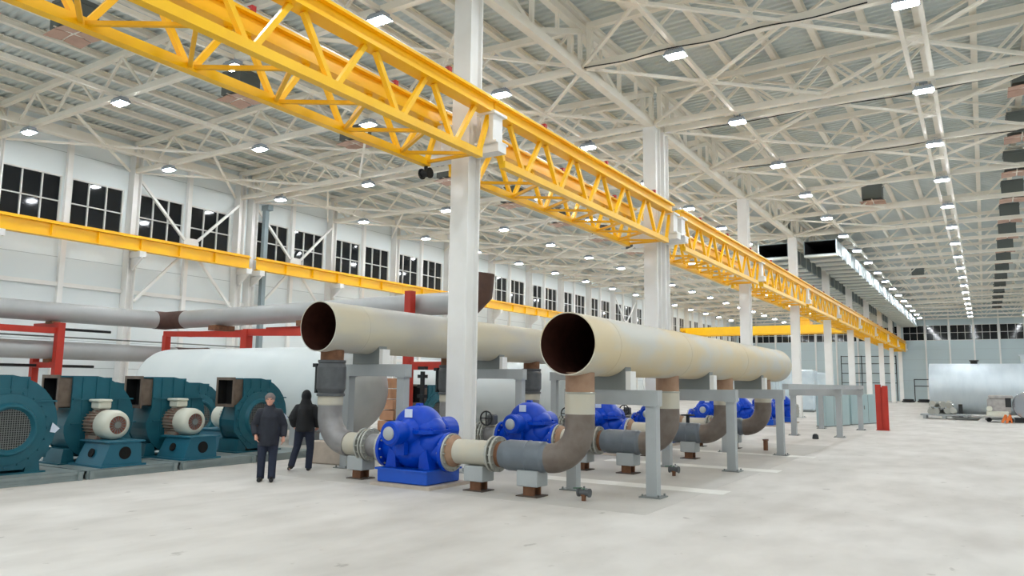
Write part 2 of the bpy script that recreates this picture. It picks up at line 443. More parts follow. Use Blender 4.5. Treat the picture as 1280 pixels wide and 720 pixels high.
# yellow crane runway beam on the left wall, one per 12 m
k = 0; wb = None
spans = [(Y0-12, Y0)] + [(Y0, ty(2)+.2), (ty(3)-.2, ty(5))] + [(ty(5+2*i), ty(7+2*i)) for i in range(7)]
def ibeam(q, L, h, w, tf=.05, tw=.04, x=0.0, z=0.0):
    q.span(x-w/2, x+w/2, 0, L, z+h-tf, z+h); q.span(x-w/2, x+w/2, 0, L, z, z+tf); q.span(x-tw/2, x+tw/2, 0, L, z+tf, z+h-tf)
for a, b in spans:
    k += 1; L = b-a
    lab = 'yellow runway beam on left wall, %s span from the camera' % nth(k)
    t = thing('crane_runway_beam', lab, 'beam', (XL+1.0, a, 7.84), 0, 'runway beams along the left wall')
    q = MB(); ibeam(q, L-.02, .62, .34)
    for i in range(1, int(L/2)): q.span(-.15, .15, i*2-.01, i*2+.01, .05, .57)
    q.build('i_beam', YEL, t)
    q = MB(); q.span(-.04, .04, 0, L-.02, .62, .72); q.build('rail', YELO, t)

# ------------------------------------------------------------------ column row
names_c = ['front white column behind the nearest blue pump', 'front column of the twin pair at the roof joint', 'rear column of the twin pair at the roof joint'] + ['white hall column, %s one beyond the twin pair' % nth(i) for i in range(1, 9)]
ycs = [ty(0), ty(2), ty(3)] + [ty(5+2*i) for i in range(8)]
cc = None
for i, (yy, lab) in enumerate(zip(ycs, names_c)):
    if cc is None:
        cc = thing('hall_column', lab, 'column', (XC, yy, 0), 0, 'white steel columns down the hall')
        q = MB(); hsec(q, .5, .5, .03, 11.63, tf=.05, tw=.3); q.build('shaft', COLW, cc)
        q = MB(); q.span(-.4, .4, -.4, .4, 0, .035)
        for sx in (-.32,.32):
            for sy in (-.32,.32): q.cyl((sx,sy,.03),(sx,sy,.11),.025,8)
        q.build('base_plate', GREYP, cc)
        for s in (1, -1):
            br = MB()
            xo = .72 if s > 0 else -.78
            br.span(s*.24, xo+s*.3, -.17, .17, 7.28, 7.5); br.span(xo-.3, xo+.3, -.26, .26, 7.48, 7.53)
            br.span(xo-.17, xo+.17, -.2, .2, 7.53, 8.2); br.span(xo-.25, xo+.25, -.28, .28, 8.18, 8.24)
            br.build('crane_bracket', COLW, cc)
        cct = snap(cc)
    else: dup(cct, (XC, yy, 0), label=lab)

# ------------------------------------------------------------------ yellow lattice crane girders
def lattice(L, side, inner):
    """parts of one girder of span L in local y; side names, inner = -1/+1 direction to the twin girder"""
    P = []
    q = MB(); ibeam(q, L-.04, .36 if side == 'r' else .42, .34, tf=.06, tw=.12, z=1.06 if side == 'r' else 1.0)
    P.append(('top_chord', YEL, q))
    q = MB(); q.span(-.05, .05, 0, L-.04, 1.42, 1.52); P.append(('rail', RAIL, q))
    q = MB(); q.span(-.085, .085, .45, L-.5, -.085, .085); P.append(('bottom_chord', YEL, q))
    q = MB(); n = 6; y = [1.5+1.8*i for i in range(n)]; s = L/12.0
    for yb in y:
        for d in (-.75, .75): q.bar((0, (yb+d*.12)*s, .05), (0, (yb+d)*s, 1.05), .1, .1, up=(1,0,0))
    q.bar((0,.5,.02),(0,.12,1.05),.1,.1,up=(1,0,0)); q.bar((0,L-.55,.02),(0,L-.16,1.05),.1,.1,up=(1,0,0))
    P.append(('web_diagonal', YEL, q))
    for yb in (L*.2, L*.52, L*.85):
        q = MB(); q.span(-.1, .1, yb-.05, yb+.05, 1.42, 1.58); P.append(('rail_clamp', REDC, q))
    if inner:
        q = MB(); w = 1.44*inner
        for i, yb in enumerate(y):
            q.bar((0, yb*s, 0), (w, (yb+.9)*s, 0), .07, .07); q.bar((w, (yb+.9)*s, 0), (0, (yb+1.8)*s if i < n-1 else L-.6, 0), .07, .07)
        P.append(('cross_lattice', YELO, q))
    return P
trees = {}
gsp = [(Y0-12, Y0), (Y0, ty(2)), (ty(3), ty(5))] + [(ty(5+2*i), ty(7+2*i)) for i in range(7)]
for side, x, inner in (('r', -9.5, 0), ('l', -11.0, 1)):
    for k, (a, b) in enumerate(gsp):
        key = side
        lab = 'yellow lattice crane girder on the %s side of the columns, %s span' % ('walkway' if side == 'r' else 'left-bay', nth(k+1))
        if key not in trees:
            t = thing('lattice_crane_girder', lab, 'crane girder', (x, a+.02, 7.16), 0, 'yellow crane girders on the column row')
            for nm, mt, q in lattice(12.0, side, inner): q.build(nm, mt, t)
            trees[key] = snap(t)
        else: dup(trees[key], (x, a+.02, 7.16), label=lab)
# dark reel hanging at the end of the first left girder
q = MB(); q.lathe([(.08,-.13),(.13,-.13),(.13,-.1),(.09,-.1),(.09,.1),(.13,.1),(.13,.13),(.08,.13)], (0,0,0), (1,0,0), 20); q.span(-.03,.03,-.03,.03,.06,.17)
o = tag(q.build('cable_reel', BLACK), 'small black reel hanging under the yellow girder before the front column', 'reel'); o.location = (-11.0, 13.7, 6.9)
# bridge crane far down the left bay
t = thing('bridge_crane', 'yellow bridge crane spanning the left bay far away', 'crane', (-22.1, 97, 8.34))
for yy in (-1.1, 1.1):
    q = MB(); q.prism([(-11,.35),(-10,0),(10,0),(11,.35),(11,1.0),(-11,1.0)], 'y', yy-.3, yy+.3); q.build('bridge_girder', YEL, t)
for xx in (-11, 11.0):
    q = MB(); q.span(xx-.25, xx+.25, -2, 2, .5, .95)
    for yy in (-1.6,1.6): q.cyl((xx-.12,yy,.55),(xx+.12,yy,.55),.22,16)
    q.build('end_carriage', YELO, t)
q = MB(); q.span(2.6,4.6,-1.0,1.0,1.0,1.5); q.lathe([(.4,-.8),(.4,.8)], (3.6,0,1.75), (1,0,0), 20); q.build('hoist', YELO, t)

# ------------------------------------------------------------------ roof steelwork
def truss_parts(x0, x1, vis):
    P = []; n = 8; w = (x1-x0)/n
    q = MB(); q.bar((0,0,ZL),(x1-x0,0,ZL),.2,.2); P.append(('lower_chord', CREAM, q))
    q = MB()
    mid = (x1-x0)/2
    q.bar((0,0,zup(x0+.01)),(mid,0,zup(x0+mid)),.2,.2); q.bar((mid,0,zup(x0+mid)),(x1-x0,0,zup(x1-.01)),.2,.2); P.append(('upper_chord', CREAM, q))
    q = MB()
    for i in range(n+1):
        xu = min(max(i*w, .15), x1-x0-.15)
        for d in (-1, 1):
            xl = i*w+d*w/2
            if 0 < xl < x1-x0: q.bar((xu,0,zup(x0+xu)-.08),(xl-d*.12,0,ZL+.08),.08,.08,up=(0,1,0))
    q.span(0,.16,-.08,.08,ZL,zup(x0+.05)); q.span(x1-x0-.16,x1-x0,-.08,.08,ZL,zup(x1-.05))
    P.append(('web_member', CREAM, q))
    return P
for bay, (x0, x1) in (('left', (XL+.1, XC-.26)), ('right', (XC+.26, XR-.1))):
    tr = None; k = 0
    for j, yy in enumerate(TR):
        k += 1
        lab = 'cream roof truss over the %s bay, %s from the camera' % ('window-side' if bay == 'left' else 'walkway', nth(k))
        if tr is None:
            t = thing('roof_truss', lab, 'roof truss', (x0, yy, 0), 0, 'roof trusses over the %s bay' % ('window-side' if bay == 'left' else 'walkway'))
            for nm, mt, q in truss_parts(x0, x1, True): q.build(nm, mt, t)
            tr = snap(t)
        else: dup(tr, (x0, yy, 0), label=lab)
# longitudinal trusses standing on the column row
def long_truss(L):
    P = []
    q = MB(); q.bar((0,0,ZL),(0,L,ZL),.26,.26); P.append(('lower_chord', CREAM, q))
    q = MB(); q.bar((0,0,13.1),(0,L,13.1),.24,.24); P.append(('upper_chord', CREAM, q))
    q = MB(); ns = 4; w = L/ns
    for i in range(ns):
        a, b = i*w, (i+1)*w
        if i % 2 == 0: q.bar((0,a,13.0),(0,b,ZL),.16,.16,up=(1,0,0)); q.bar((0,(a+b)/2,13.0),(0,(a+b)/2,(13+ZL)/2),.1,.1,up=(1,0,0))
        else: q.bar((0,a,ZL),(0,b,13.0),.16,.16,up=(1,0,0)); q.bar((0,(a+b)/2,13.0),(0,(a+b)/2,(13+ZL)/2),.1,.1,up=(1,0,0))
    for i in range(ns+1): q.bar((0,i*w,ZL),(0,i*w,13.0),.12,.12,up=(1,0,0))
    P.append(('web_member', CREAM, q))
    return P
lt = None
for k, (a, b) in enumerate(gsp):
    lab = 'cream lengthwise truss on top of the column row, %s span' % nth(k+1)
    if lt is None:
        t = thing('lengthwise_truss', lab, 'roof truss', (XC, a, 0), 0, 'lengthwise trusses on the column row')
        for nm, mt, q in long_truss(12.0): q.build(nm, mt, t)
        lt = snap(t)
    else: dup(lt, (XC, a, 0), label=lab)
# ties under the lamps and flat cross braces in the plane of the lower chords
rown = ['window-side row','second row from the windows','third row from the windows','row left of the columns','row right of the columns','double-tie row','far-side row','last row']
for r, x in enumerate(LROWS[:7]):
    if r in (5, 6): offs = (-.28, .28)
    else: offs = (0,)
    q = MB()
    for o_ in offs: q.span(x+o_-.06, x+o_+.06, 7, YE-.3, ZL-.07, ZL+.07)
    tag(q.build('roof_tie', CREAM), 'long cream tie beam under the roof in the %s' % rown[r], 'beam')
cells = []
for r, x in enumerate(LROWS[:7]):
    for j in range(-1, 19):
        a = ty(j) if j >= 0 else Y0-6; b = ty(j+1)
        if b-a < 2: continue
        if (r in (1, 2) and not 4 <= j <= 8) or (r in (0, 3) and j > 9) or (r == 4 and j > 6) or (r == 5 and j > 4) or r == 6: continue
        cells.append((r, x, a, b, j))
cells.append((2, -22.1, TR[1], TR[2], 1))
xb = None; cnt = {}
for r, x, a, b, j in cells:
    if not seen((x,(a+b)/2,ZL)): continue
    cnt[r] = cnt.get(r, 0)+1
    lab = 'cream X-shaped roof brace in %s, %s from the camera' % (rown[r], nth(cnt[r]))
    if xb is None:
        t = thing('roof_cross_brace', lab, 'brace', (x,(a+b)/2,ZL), 0, 'X-shaped braces under the roof')
        q = MB()
        for sx in (-1,1):
            for sy in (-1,1): q.bar((0,0,0),(sx*2.95,sy*2.9,0),.09,.09)
        q.build('diagonal', CREAM, t)
        q = MB(); q.prism([(-.3,-.1),(-.16,-.28),(.16,-.28),(.3,-.1),(.3,.1),(.16,.28),(-.16,.28),(-.3,.1)], 'z', -.03, .03); q.build('gusset_plate', CREAM, t)
        xbt = snap(t); xb = t
    else: dup(xbt, (x,(a+b)/2,ZL), label=lab)

# ------------------------------------------------------------------ lamps
def lamp_parts(t):
    q = MB(); q.prism([(-.31,.012),(.31,.012),(.24,.13),(-.24,.13)], 'y', -.2, .2)
    for i in range(9): q.span(-.22+i*.055-.006, -.22+i*.055+.006, -.15, .15, .13, .2)
    q.build('housing', LAMPB, t)
    q = MB()
    for i in (-1,0,1): q.span(i*.17-.075, i*.17+.075, -.12, .12, -.03, .012)
    q.build('led_panel', LENS, t)
    q = MB(); q.bar((0,0,.18),(0,0,.3),.05,.05); q.span(-.12,.12,-.05,.05,.26,.31); q.build('bracket', LAMPB, t)
lampt = None; ybk = []
al = bpy.data.lights.new('roof_lamp_light', 'AREA'); al.shape = 'RECTANGLE'; al.size = .56; al.size_y = .3; al.energy = LAMP_POWER*.153*PI; al.color = (.91,.958,1.0)
def back_lamp(x, y):
    o = bpy.data.objects.new('roof_lamp_light', al); COL.objects.link(o); o.location = (x, y, 11.44)
for r, x in enumerate(LROWS):
    k = 0
    for j in range(-6, 19):
        if j == 3: continue
        yy = (ty(j) if j >= 0 else Y0+6*j)-.05+(.3 if j == 2 else 0)
        if j == 2: yy = ty(3)-.4
        if r >= 6 and j > 10 and r == 7: continue
        if seen((x, yy, 11.45), 10):
            k += 1
            lab = 'bright white roof lamp in the %s, %s from the camera' % (rown[r], nth(k))
            if lampt is None:
                t = thing('roof_lamp', lab, 'lamp', (x, yy, 11.45), 0, 'roof lamps'); lamp_parts(t); lampt = snap(t)
            else: dup(lampt, (x, yy, 11.45), label=lab)
        else: back_lamp(x, yy)
# heaters hung under the ridge
ht = None; k = {}
for x, ylist in ((-22.6, [(TR[i]+TR[i+1])/2 for i in (0,1,3,4,5,6,7,8)]+[Y0-3]), (1.84, [(TR[i]+TR[i+1])/2 for i in range(3,18)]), (-4.7, [45.1, 78.7])):
    for yy in sorted(ylist):
        k[x] = k.get(x, 0)+1
        where = {-22.6:'middle of the window-side bay', 1.84:'middle of the walkway bay', -4.7:'right of the grey ducts'}[x]
        lab = 'grey heater with pinkish louvres, %s, %s from the camera' % (where, nth(k[x]))
        if ht is None:
            t = thing('roof_heater', lab, 'heater', (x,yy,12.1), 0, 'heaters hung under the roof')
            q = MB(); q.span(-.5,.5,-.45,.45,.16,1.05); q.span(-.53,.53,-.48,.48,.9,.94); q.build('case', HEATB, t)
            for sx in (-1,1):
                for sy in (-1,1):
                    q = MB(); P_ = [(sx*.03,sy*.03,.12),(sx*.62,sy*.03,.05),(sx*.62,sy*.55,.0),(sx*.03,sy*.55,.05)]
                    q.add(P_+[(a_,b_,c_-.02) for a_,b_,c_ in P_], [(0,1,2,3),(7,6,5,4),(0,4,5,1),(1,5,6,2),(2,6,7,3),(3,7,4,0)])
                    q.build('louvre', HEATP, t)
            q = MB(); q.bar((-.65,0,.1),(.65,0,.1),.05,.03); q.bar((0,-.58,.1),(0,.58,.1),.05,.03); q.build('louvre_frame', CREAM, t)
            q = MB()
            for sx in (-.45,.45): q.bar((sx,0,1.05),(sx,0,1.35),.05,.05)
            q.build('hanger', CREAM, t)
            ht = snap(t)
        else: dup(ht, (x,yy,12.1), label=lab)
# the two big air ducts
for x0, x1, lab in ((-9.68,-7.7,'large grey air duct under the roof right of the columns'), (-12.63,-10.72,'large grey air duct under the roof left of the columns')):
    t = thing('air_duct', lab, 'duct', (0,52,0), 0, 'twin air ducts'); z0, z1, L = 10.58, 11.5, 70.0
    q = MB(); w = .03
    q.span(x0,x1,0,L,z0,z0+w); q.span(x0,x1,0,L,z1-w,z1); q.span(x0,x0+w,0,L,z0+w,z1-w); q.span(x1-w,x1,0,L,z0+w,z1-w); q.build('duct_shell', GALV, t)
    q = MB(); q.span(x0+w,x1-w,.06,L-.1,z0+w,z0+w+.004); q.span(x0+w,x1-w,.06,L-.1,z1-w-.004,z1-w); q.span(x0+w,x0+w+.004,.06,L-.1,z0+w,z1-w); q.span(x1-w-.004,x1-w,.06,L-.1,z0+w,z1-w); q.span(x0+w,x1-w,4.9,5.0,z0+w,z1-w); q.build('duct_painted_shade', DUCTIN, t)  # black faces and plug: shade inside the duct put into the colour
    for i in range(34):
        q = MB(); yy = .02+2.05*i; q.span(x0-.03,x1+.03,yy,yy+.5,z0-.12,z0); q.span(x1,x1+.03,yy,yy+.06,z0-.12,z1+.03); q.span(x0-.03,x0,yy,yy+.06,z0-.12,z1+.03)
        q.build('stiffening_rib', DRIB, t)
# dark cables fixed along the trusses
for k, (yy, xa, xb_, lab) in enumerate(((27.25, -9.6, 6.0, 'black cable sagging along the twin truss over the walkway'), (20.1, -10.0, -2.0, 'black cable sagging along the truss before the twin columns'), (33.25, -9.6, 4.0, 'black cable sagging along the truss beyond the twin columns'))):
    pts = []
    for i in range(25):
        u = i/24; pts.append((xa+(xb_-xa)*u, yy, 11.7-.07*math.sin(PI*u*3)**2))
    tag(MB().tube(pts, .018, 6).build('cable', BLACK), lab, 'cable')
# purlin-plane braces in the first bays (upper chord plane)
k = 0
for j in (0, 1, 3, 4, 5):
    for xx in (-4.1, 1.84):
        a, b = TR[j], TR[j+1]; k += 1
        q = MB(); z = zup(xx)+.02
        for sx in (-1,1): q.bar((-2.9*sx, a-(a+b)/2+.1, 0), (2.9*sx, b-(a+b)/2-.1, 0), .08, .08)
        q.prism([(-.3,-.12),(.3,-.12),(.3,.12),(-.3,.12)], 'z', -.05, .05)
        o = tag(q.build('purlin_brace', CREAM), 'cream cross brace against the roof sheet, %s, %s bay from the camera' % ('near columns' if xx < 0 else 'walkway middle', nth(j+1 if j < 2 else j)), 'brace'); o.location = (xx,(a+b)/2,z)

# ------------------------------------------------------------------ pump hall piping
PY_ = [11.9, 16.2, 20.45, 24.7]
XA, ZA, XB, ZB, RH = -6.0, 2.67, -12.0, 3.14, .54
def header(name_lab, x, z, y0, y1, mt):
    t = thing('header_pipe', name_lab, 'pipe', (x, y0, z), 0, 'large header pipes')
    L = y1-y0
    q = MB(); q.lathe([(RH-.02,0),(RH,0),(RH,L)], (0,0,0), (0,1,0), 56, cap=False); q.build('barrel', mt, t)
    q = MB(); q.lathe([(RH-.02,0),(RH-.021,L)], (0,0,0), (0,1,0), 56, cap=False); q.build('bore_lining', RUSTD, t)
    q = MB(); q.lathe([(RH*math.cos(a), L+.42*math.sin(a)) for a in [PI/2*i/8 for i in range(9)]], (0,0,0), (0,1,0), 56, cap=False, sharp=False); q.build('end_cap', mt, t)
    for yy in (1.05, 4.9, 9.6):
        q = MB(); q.lathe([(RH+.001,yy-.012),(RH+.006,yy),(RH+.001,yy+.012)], (0,0,0), (0,1,0), 56, cap=False); q.build('weld_seam', mt, t)
    return t
hA = header('large beige header pipe on the walkway side with dark open end', XA, ZA, 11.42, 26.5, BEIGE)
hB = header('large grey-beige header pipe behind the pumps with dark open end', XB, ZB, 11.45, 26.5, BEIGEG)
# risers from the pumps up to the headers
def riser_A(y, lab):
    t = thing('riser_pipe', lab, 'pipe', (XA, y, 0), 0, 'risers below the walkway-side header')
    zt = ZA-RH+.06
    MB().cyl((0,0,1.84),(0,0,zt),.255,28).build('stub', RUSTP, t)
    q = MB(); q.cyl((0,0,1.47),(0,0,1.82),.262,28); q.build('sleeve', BEIGES, t)
    q = MB(); q.lathe([(.258,-.02),(.275,0),(.258,.02)], (0,0,1.83), (0,0,1), 28, cap=False); q.build('weld_ring', FLG, t)
    pts = [(0,0,1.47),(0,0,1.28)]+[(-.6+.6*math.cos(a),0,1.28-.6*math.sin(a)) for a in [PI/2*i/12 for i in range(1,13)]]
    MB().tube(pts, .258, 28).build('elbow', ELBOW, t)
    return t
def run_A(y, lab):
    """horizontal run from the elbow to the pump"""
    t = thing('pump_pipe_run', lab, 'pipe', (XA, y, .69), 0, 'pipe runs from the walkway-side risers to the pumps')
    q = MB(); q.lathe([(.24,.6),(.255,.66),(.275,.7),(.275,1.42),(.255,1.5),(.24,1.56)], (0,0,0), (-1,0,0), 28); q.lathe([(.278,.98),(.285,1.0),(.278,1.02)], (0,0,0), (-1,0,0), 28, cap=False); q.build('coated_section', COAT, t)
    q = MB(); q.lathe([(.232,1.55),(.232,1.66)], (0,0,0), (-1,0,0), 28); q.build('rust_collar', RUST, t)
    q = MB()
    for a in (1.64, 1.74): q.lathe([(.24,a),(.325,a),(.325,a+.045),(.24,a+.045)], (0,0,0), (-1,0,0), 32)
    for i in range(12):
        an = 2*PI*i/12; q.cyl((-1.62,.285*math.cos(an),.285*math.sin(an)),(-1.82,.285*math.cos(an),.285*math.sin(an)),.014,6)
    q.build('flange_pair', FLG, t)
    q = MB(); q.lathe([(.232,1.78),(.232,2.58)], (0,0,0), (-1,0,0), 28); q.build('beige_spool', BEIGES, t)
    q = MB(); q.lathe([(.2,2.58),(.24,2.58),(.3,2.66),(.3,2.7)], (0,0,0), (-1,0,0), 28); q.build('rust_cone', RUSTP, t)
    return t
def run_B(y, lab, wheel):
    t = thing('pump_pipe_run', lab, 'pipe', (XB, y, .69), 0, 'pipe runs from the pumps to the rear risers')
    q = MB(); q.lathe([(.232,.6),(.232,1.05)], (0,0,0), (1,0,0), 28); q.build('beige_spool', BEIGES, t)
    q = MB()
    for a in (1.02, 1.12, 1.2): q.lathe([(.24,a),(.335,a),(.335,a+.04),(.24,a+.04)], (0,0,0), (1,0,0), 32)
    for i in range(14):
        an = 2*PI*i/14; q.cyl((1.0,.295*math.cos(an),.295*math.sin(an)),(1.27,.295*math.cos(an),.295*math.sin(an)),.018,6)
    q.build('bolted_coupling', FLG, t)
    q = MB(); q.lathe([(.235,1.2),(.235,1.6)], (0,0,0), (1,0,0), 28); q.build('grey_spool', ELBOWG, t)
    if wheel:
        q = MB(); pts = [(1.45+.17*math.cos(a), -.42, .42+.17*math.sin(a)) for a in [2*PI*i/20 for i in range(21)]]
        q.tube(pts, .02, 8, cap=False); q.bar((1.28,-.42,.42),(1.62,-.42,.42),.025); q.bar((1.45,-.42,.25),(1.45,-.42,.59),.025); q.cyl((1.45,-.44,.42),(1.45,-.2,.42),.03,10)
        q.build('handwheel', DKSTEEL, t)
        q = MB(); q.cbox((1.45,-.14,.38),(.22,.2,.26),.03); q.build('gearbox', VALVE, t)
    return t
def riser_B(y, lab):
    t = thing('riser_pipe', lab, 'pipe', (XB, y, 0), 0, 'risers below the rear header')
    zt = ZB-RH+.05
    MB().cyl((0,0,2.42),(0,0,zt),.25,28).build('stub', RUST, t)
    q = MB(); q.lathe([(.3,0),(.3,.05),(.27,.07),(.31,.16),(.31,.62),(.28,.7),(.3,.72),(.3,.77)], (0,0,1.66), (0,0,1), 28); q.build('valve_body', VALVE, t)
    q = MB(); q.span(-.42,-.36,-.08,.08,1.72,2.36); q.span(-.36,-.28,-.05,.05,1.75,1.85); q.span(-.36,-.28,-.05,.05,2.22,2.32); q.span(-.46,-.34,-.12,.12,2.28,2.36); q.build('actuator_bracket', DKSTEEL, t)
    q = MB(); q.lathe([(.262,0),(.272,.03),(.272,.17),(.262,.2)], (0,0,1.47), (0,0,1), 28); q.build('sleeve', BEIGES, t)
    pts = [(0,0,1.48),(0,0,1.28)]+[(.6-.6*math.cos(a),0,1.28-.6*math.sin(a)) for a in [PI/2*i/12 for i in range(1,13)]]
    MB().tube(pts, .258, 28).build('elbow', ELBOWG, t)
    return t
wA = ['nearest pump','second pump from the camera','third pump from the camera','fourth pump from the camera']
rA = snap(riser_A(PY_[0], 'brown-grey elbow riser under open end of the walkway-side header'))
nA = snap(run_A(PY_[0], 'horizontal pipe with grey-blue section right of the nearest blue pump'))
rB = snap(riser_B(PY_[0], 'grey elbow riser with dark valve under open end of rear header'))
nB = snap(run_B(PY_[0], 'short pipe with bolted coupling left of the nearest blue pump', False))
nBw = None
for i in (1,2,3):
    dup(rA, (XA,PY_[i],0), label='brown-grey elbow riser of the %s, below the walkway-side header' % wA[i])
    dup(nA, (XA,PY_[i],.69), label='horizontal pipe with grey-blue section right of the %s' % wA[i])
    dup(rB, (XB,PY_[i],0), label='elbow riser with dark valve of the %s, below the rear header' % wA[i])
    lb = 'pipe with bolted coupling and black handwheel left of the %s' % wA[i]
    if nBw is None: nBw = snap(run_B(PY_[i], lb, True))
    else: dup(nBw, (XB,PY_[i],.69), label=lb)
# handwheel gear on the run of the third pump
t = thing('handwheel_valve', 'small black handwheel on the pipe right of the third pump from the camera', 'valve', (XA-1.0, PY_[2], .97))
q = MB(); q.cyl((0,0,-.02),(0,0,.2),.05,10); q.build('spindle', DKSTEEL, t)
q = MB(); q.tube([(.17*math.cos(a),.17*math.sin(a),.2) for a in [2*PI*i/20 for i in range(21)]], .02, 8, cap=False); q.bar((-.17,0,.2),(.17,0,.2),.025); q.bar((0,-.17,.2),(0,.17,.2),.025); q.build('handwheel', DKSTEEL, t)

# pipe supports on the floor
def support(lab, x, y, w=.42):
    t = thing('pipe_support', lab, 'support', (x,y,0), 0, 'low supports under the pump pipes')
    MB().cbox((0,0,.32),(w,.4,.28),.012).build('cap_box', GREYP, t)
    q = MB(); q.span(-.11,.11,-.13,-.09,.02,.18); q.span(-.11,.11,.09,.13,.02,.18); q.span(-.02,.02,-.1,.1,.02,.18); q.build('rust_post', RUST, t)
    MB().span(-.22,.22,-.2,.2,0,.02).build('base_plate', DKRUST, t)
    return t
sp = None
for i, y in enumerate(PY_):
    for x, nm in ((-6.95,'grey-blue section of the %s'), (-8.1,'beige pipe right of the %s'), (-11.05,'bolted coupling left of the %s')):
        lab = 'low grey support under the '+nm % wA[i]
        if sp is None: sp = snap(support(lab, x, y))
        else: dup(sp, (x,y,0), label=lab)

# frames that carry the headers
def rack(lab, xl, xr, y, ztop, zsad, xh, grp):
    t = thing('header_support_rack', lab, 'rack', ((xl+xr)/2, y, 0), 0, grp); h = (xr-xl)/2; zb = ztop-.27
    for s in (-1, 1):
        q = MB(); q.span(s*h-.1, s*h+.1, -.1, .1, .02, zb); po = q.build('post', GREYP, t)
        q = MB(); q.span(s*h-.2, s*h+.2, -.2, .2, 0, .02)
        for a in (-.15,.15):
            for b in (-.15,.15): q.cyl((s*h+a,b,.02),(s*h+a,b,.06),.018,6)
        q.build('base_plate', GREYD, po)
        q = MB(); q.span(s*h-.13, s*h+.13, -.13, .13, zb-.02, zb); q.build('cap_plate', GREYP, po)
    MB().span(-h-.14, h+.14, -.115, .115, zb, ztop).build('crossbeam', GREYP, t)
    if zsad:
        d = xh-(xl+xr)/2; hw = .4
        arcp = [(d+hw*(1-2*i/10.), zsad-math.sqrt(max(RH**2-(hw*(1-2*i/10.))**2,0))+.0) for i in range(11)]
        q = MB(); q.prism([(d-hw,ztop),(d+hw,ztop)]+arcp, 'y', -.13, .13); q.build('saddle', GREYD, t)
        q = MB(); q.span(d+hw, d+hw+.1, -.12, .12, ztop, ztop+.34); q.build('stop_plate', COLW, t)
    return t
fy = [13.08, 18.1, 23.1]
ra = snap(rack('grey frame nearest the camera under the walkway-side header', -6.73, -5.13, fy[0], 1.89, ZA, XA, 'grey frames under the walkway-side header'))
rb = snap(rack('grey frame nearest the camera under the rear header', -12.62, -10.98, fy[0], 2.37, ZB, XB, 'grey frames under the rear header'))
for i in (1,2):
    dup(ra, (-5.93, fy[i], 0), label='%s grey frame under the walkway-side header' % ('middle','far')[i-1])
    dup(rb, (-11.8, fy[i], 0), label='%s grey frame under the rear header' % ('middle','far')[i-1])
re = snap(rack('empty grey frame beyond the walkway-side header, nearer one', -6.73, -5.0, 32.75, 1.89, None, XA, 'empty grey frames'))
dup(re, (-5.87, 38.9, 0), label='empty grey frame beyond the walkway-side header, by the red post')
q = MB(); q.span(-5.09,-4.91,23.3,39.6,1.9,2.06)
tag(q.build('long_beam', GREYP), 'long grey beam running over the empty frames to the red post', 'beam')
# red post pair at the end of the beam
t = thing('red_post', 'red steel H post at the end of the long grey beam', 'post', (-4.15, 39.6, 0))
q = MB(); q.span(-.26,-.03,-.12,.12,.02,2.12); q.span(.03,.26,-.12,.12,.02,2.06); q.span(-.03,.03,-.07,-.03,.02,2.0); q.build('shaft', REDP, t)
MB().span(-.28,.28,-.32,.32,0,.02).build('base_plate', REDP, t)

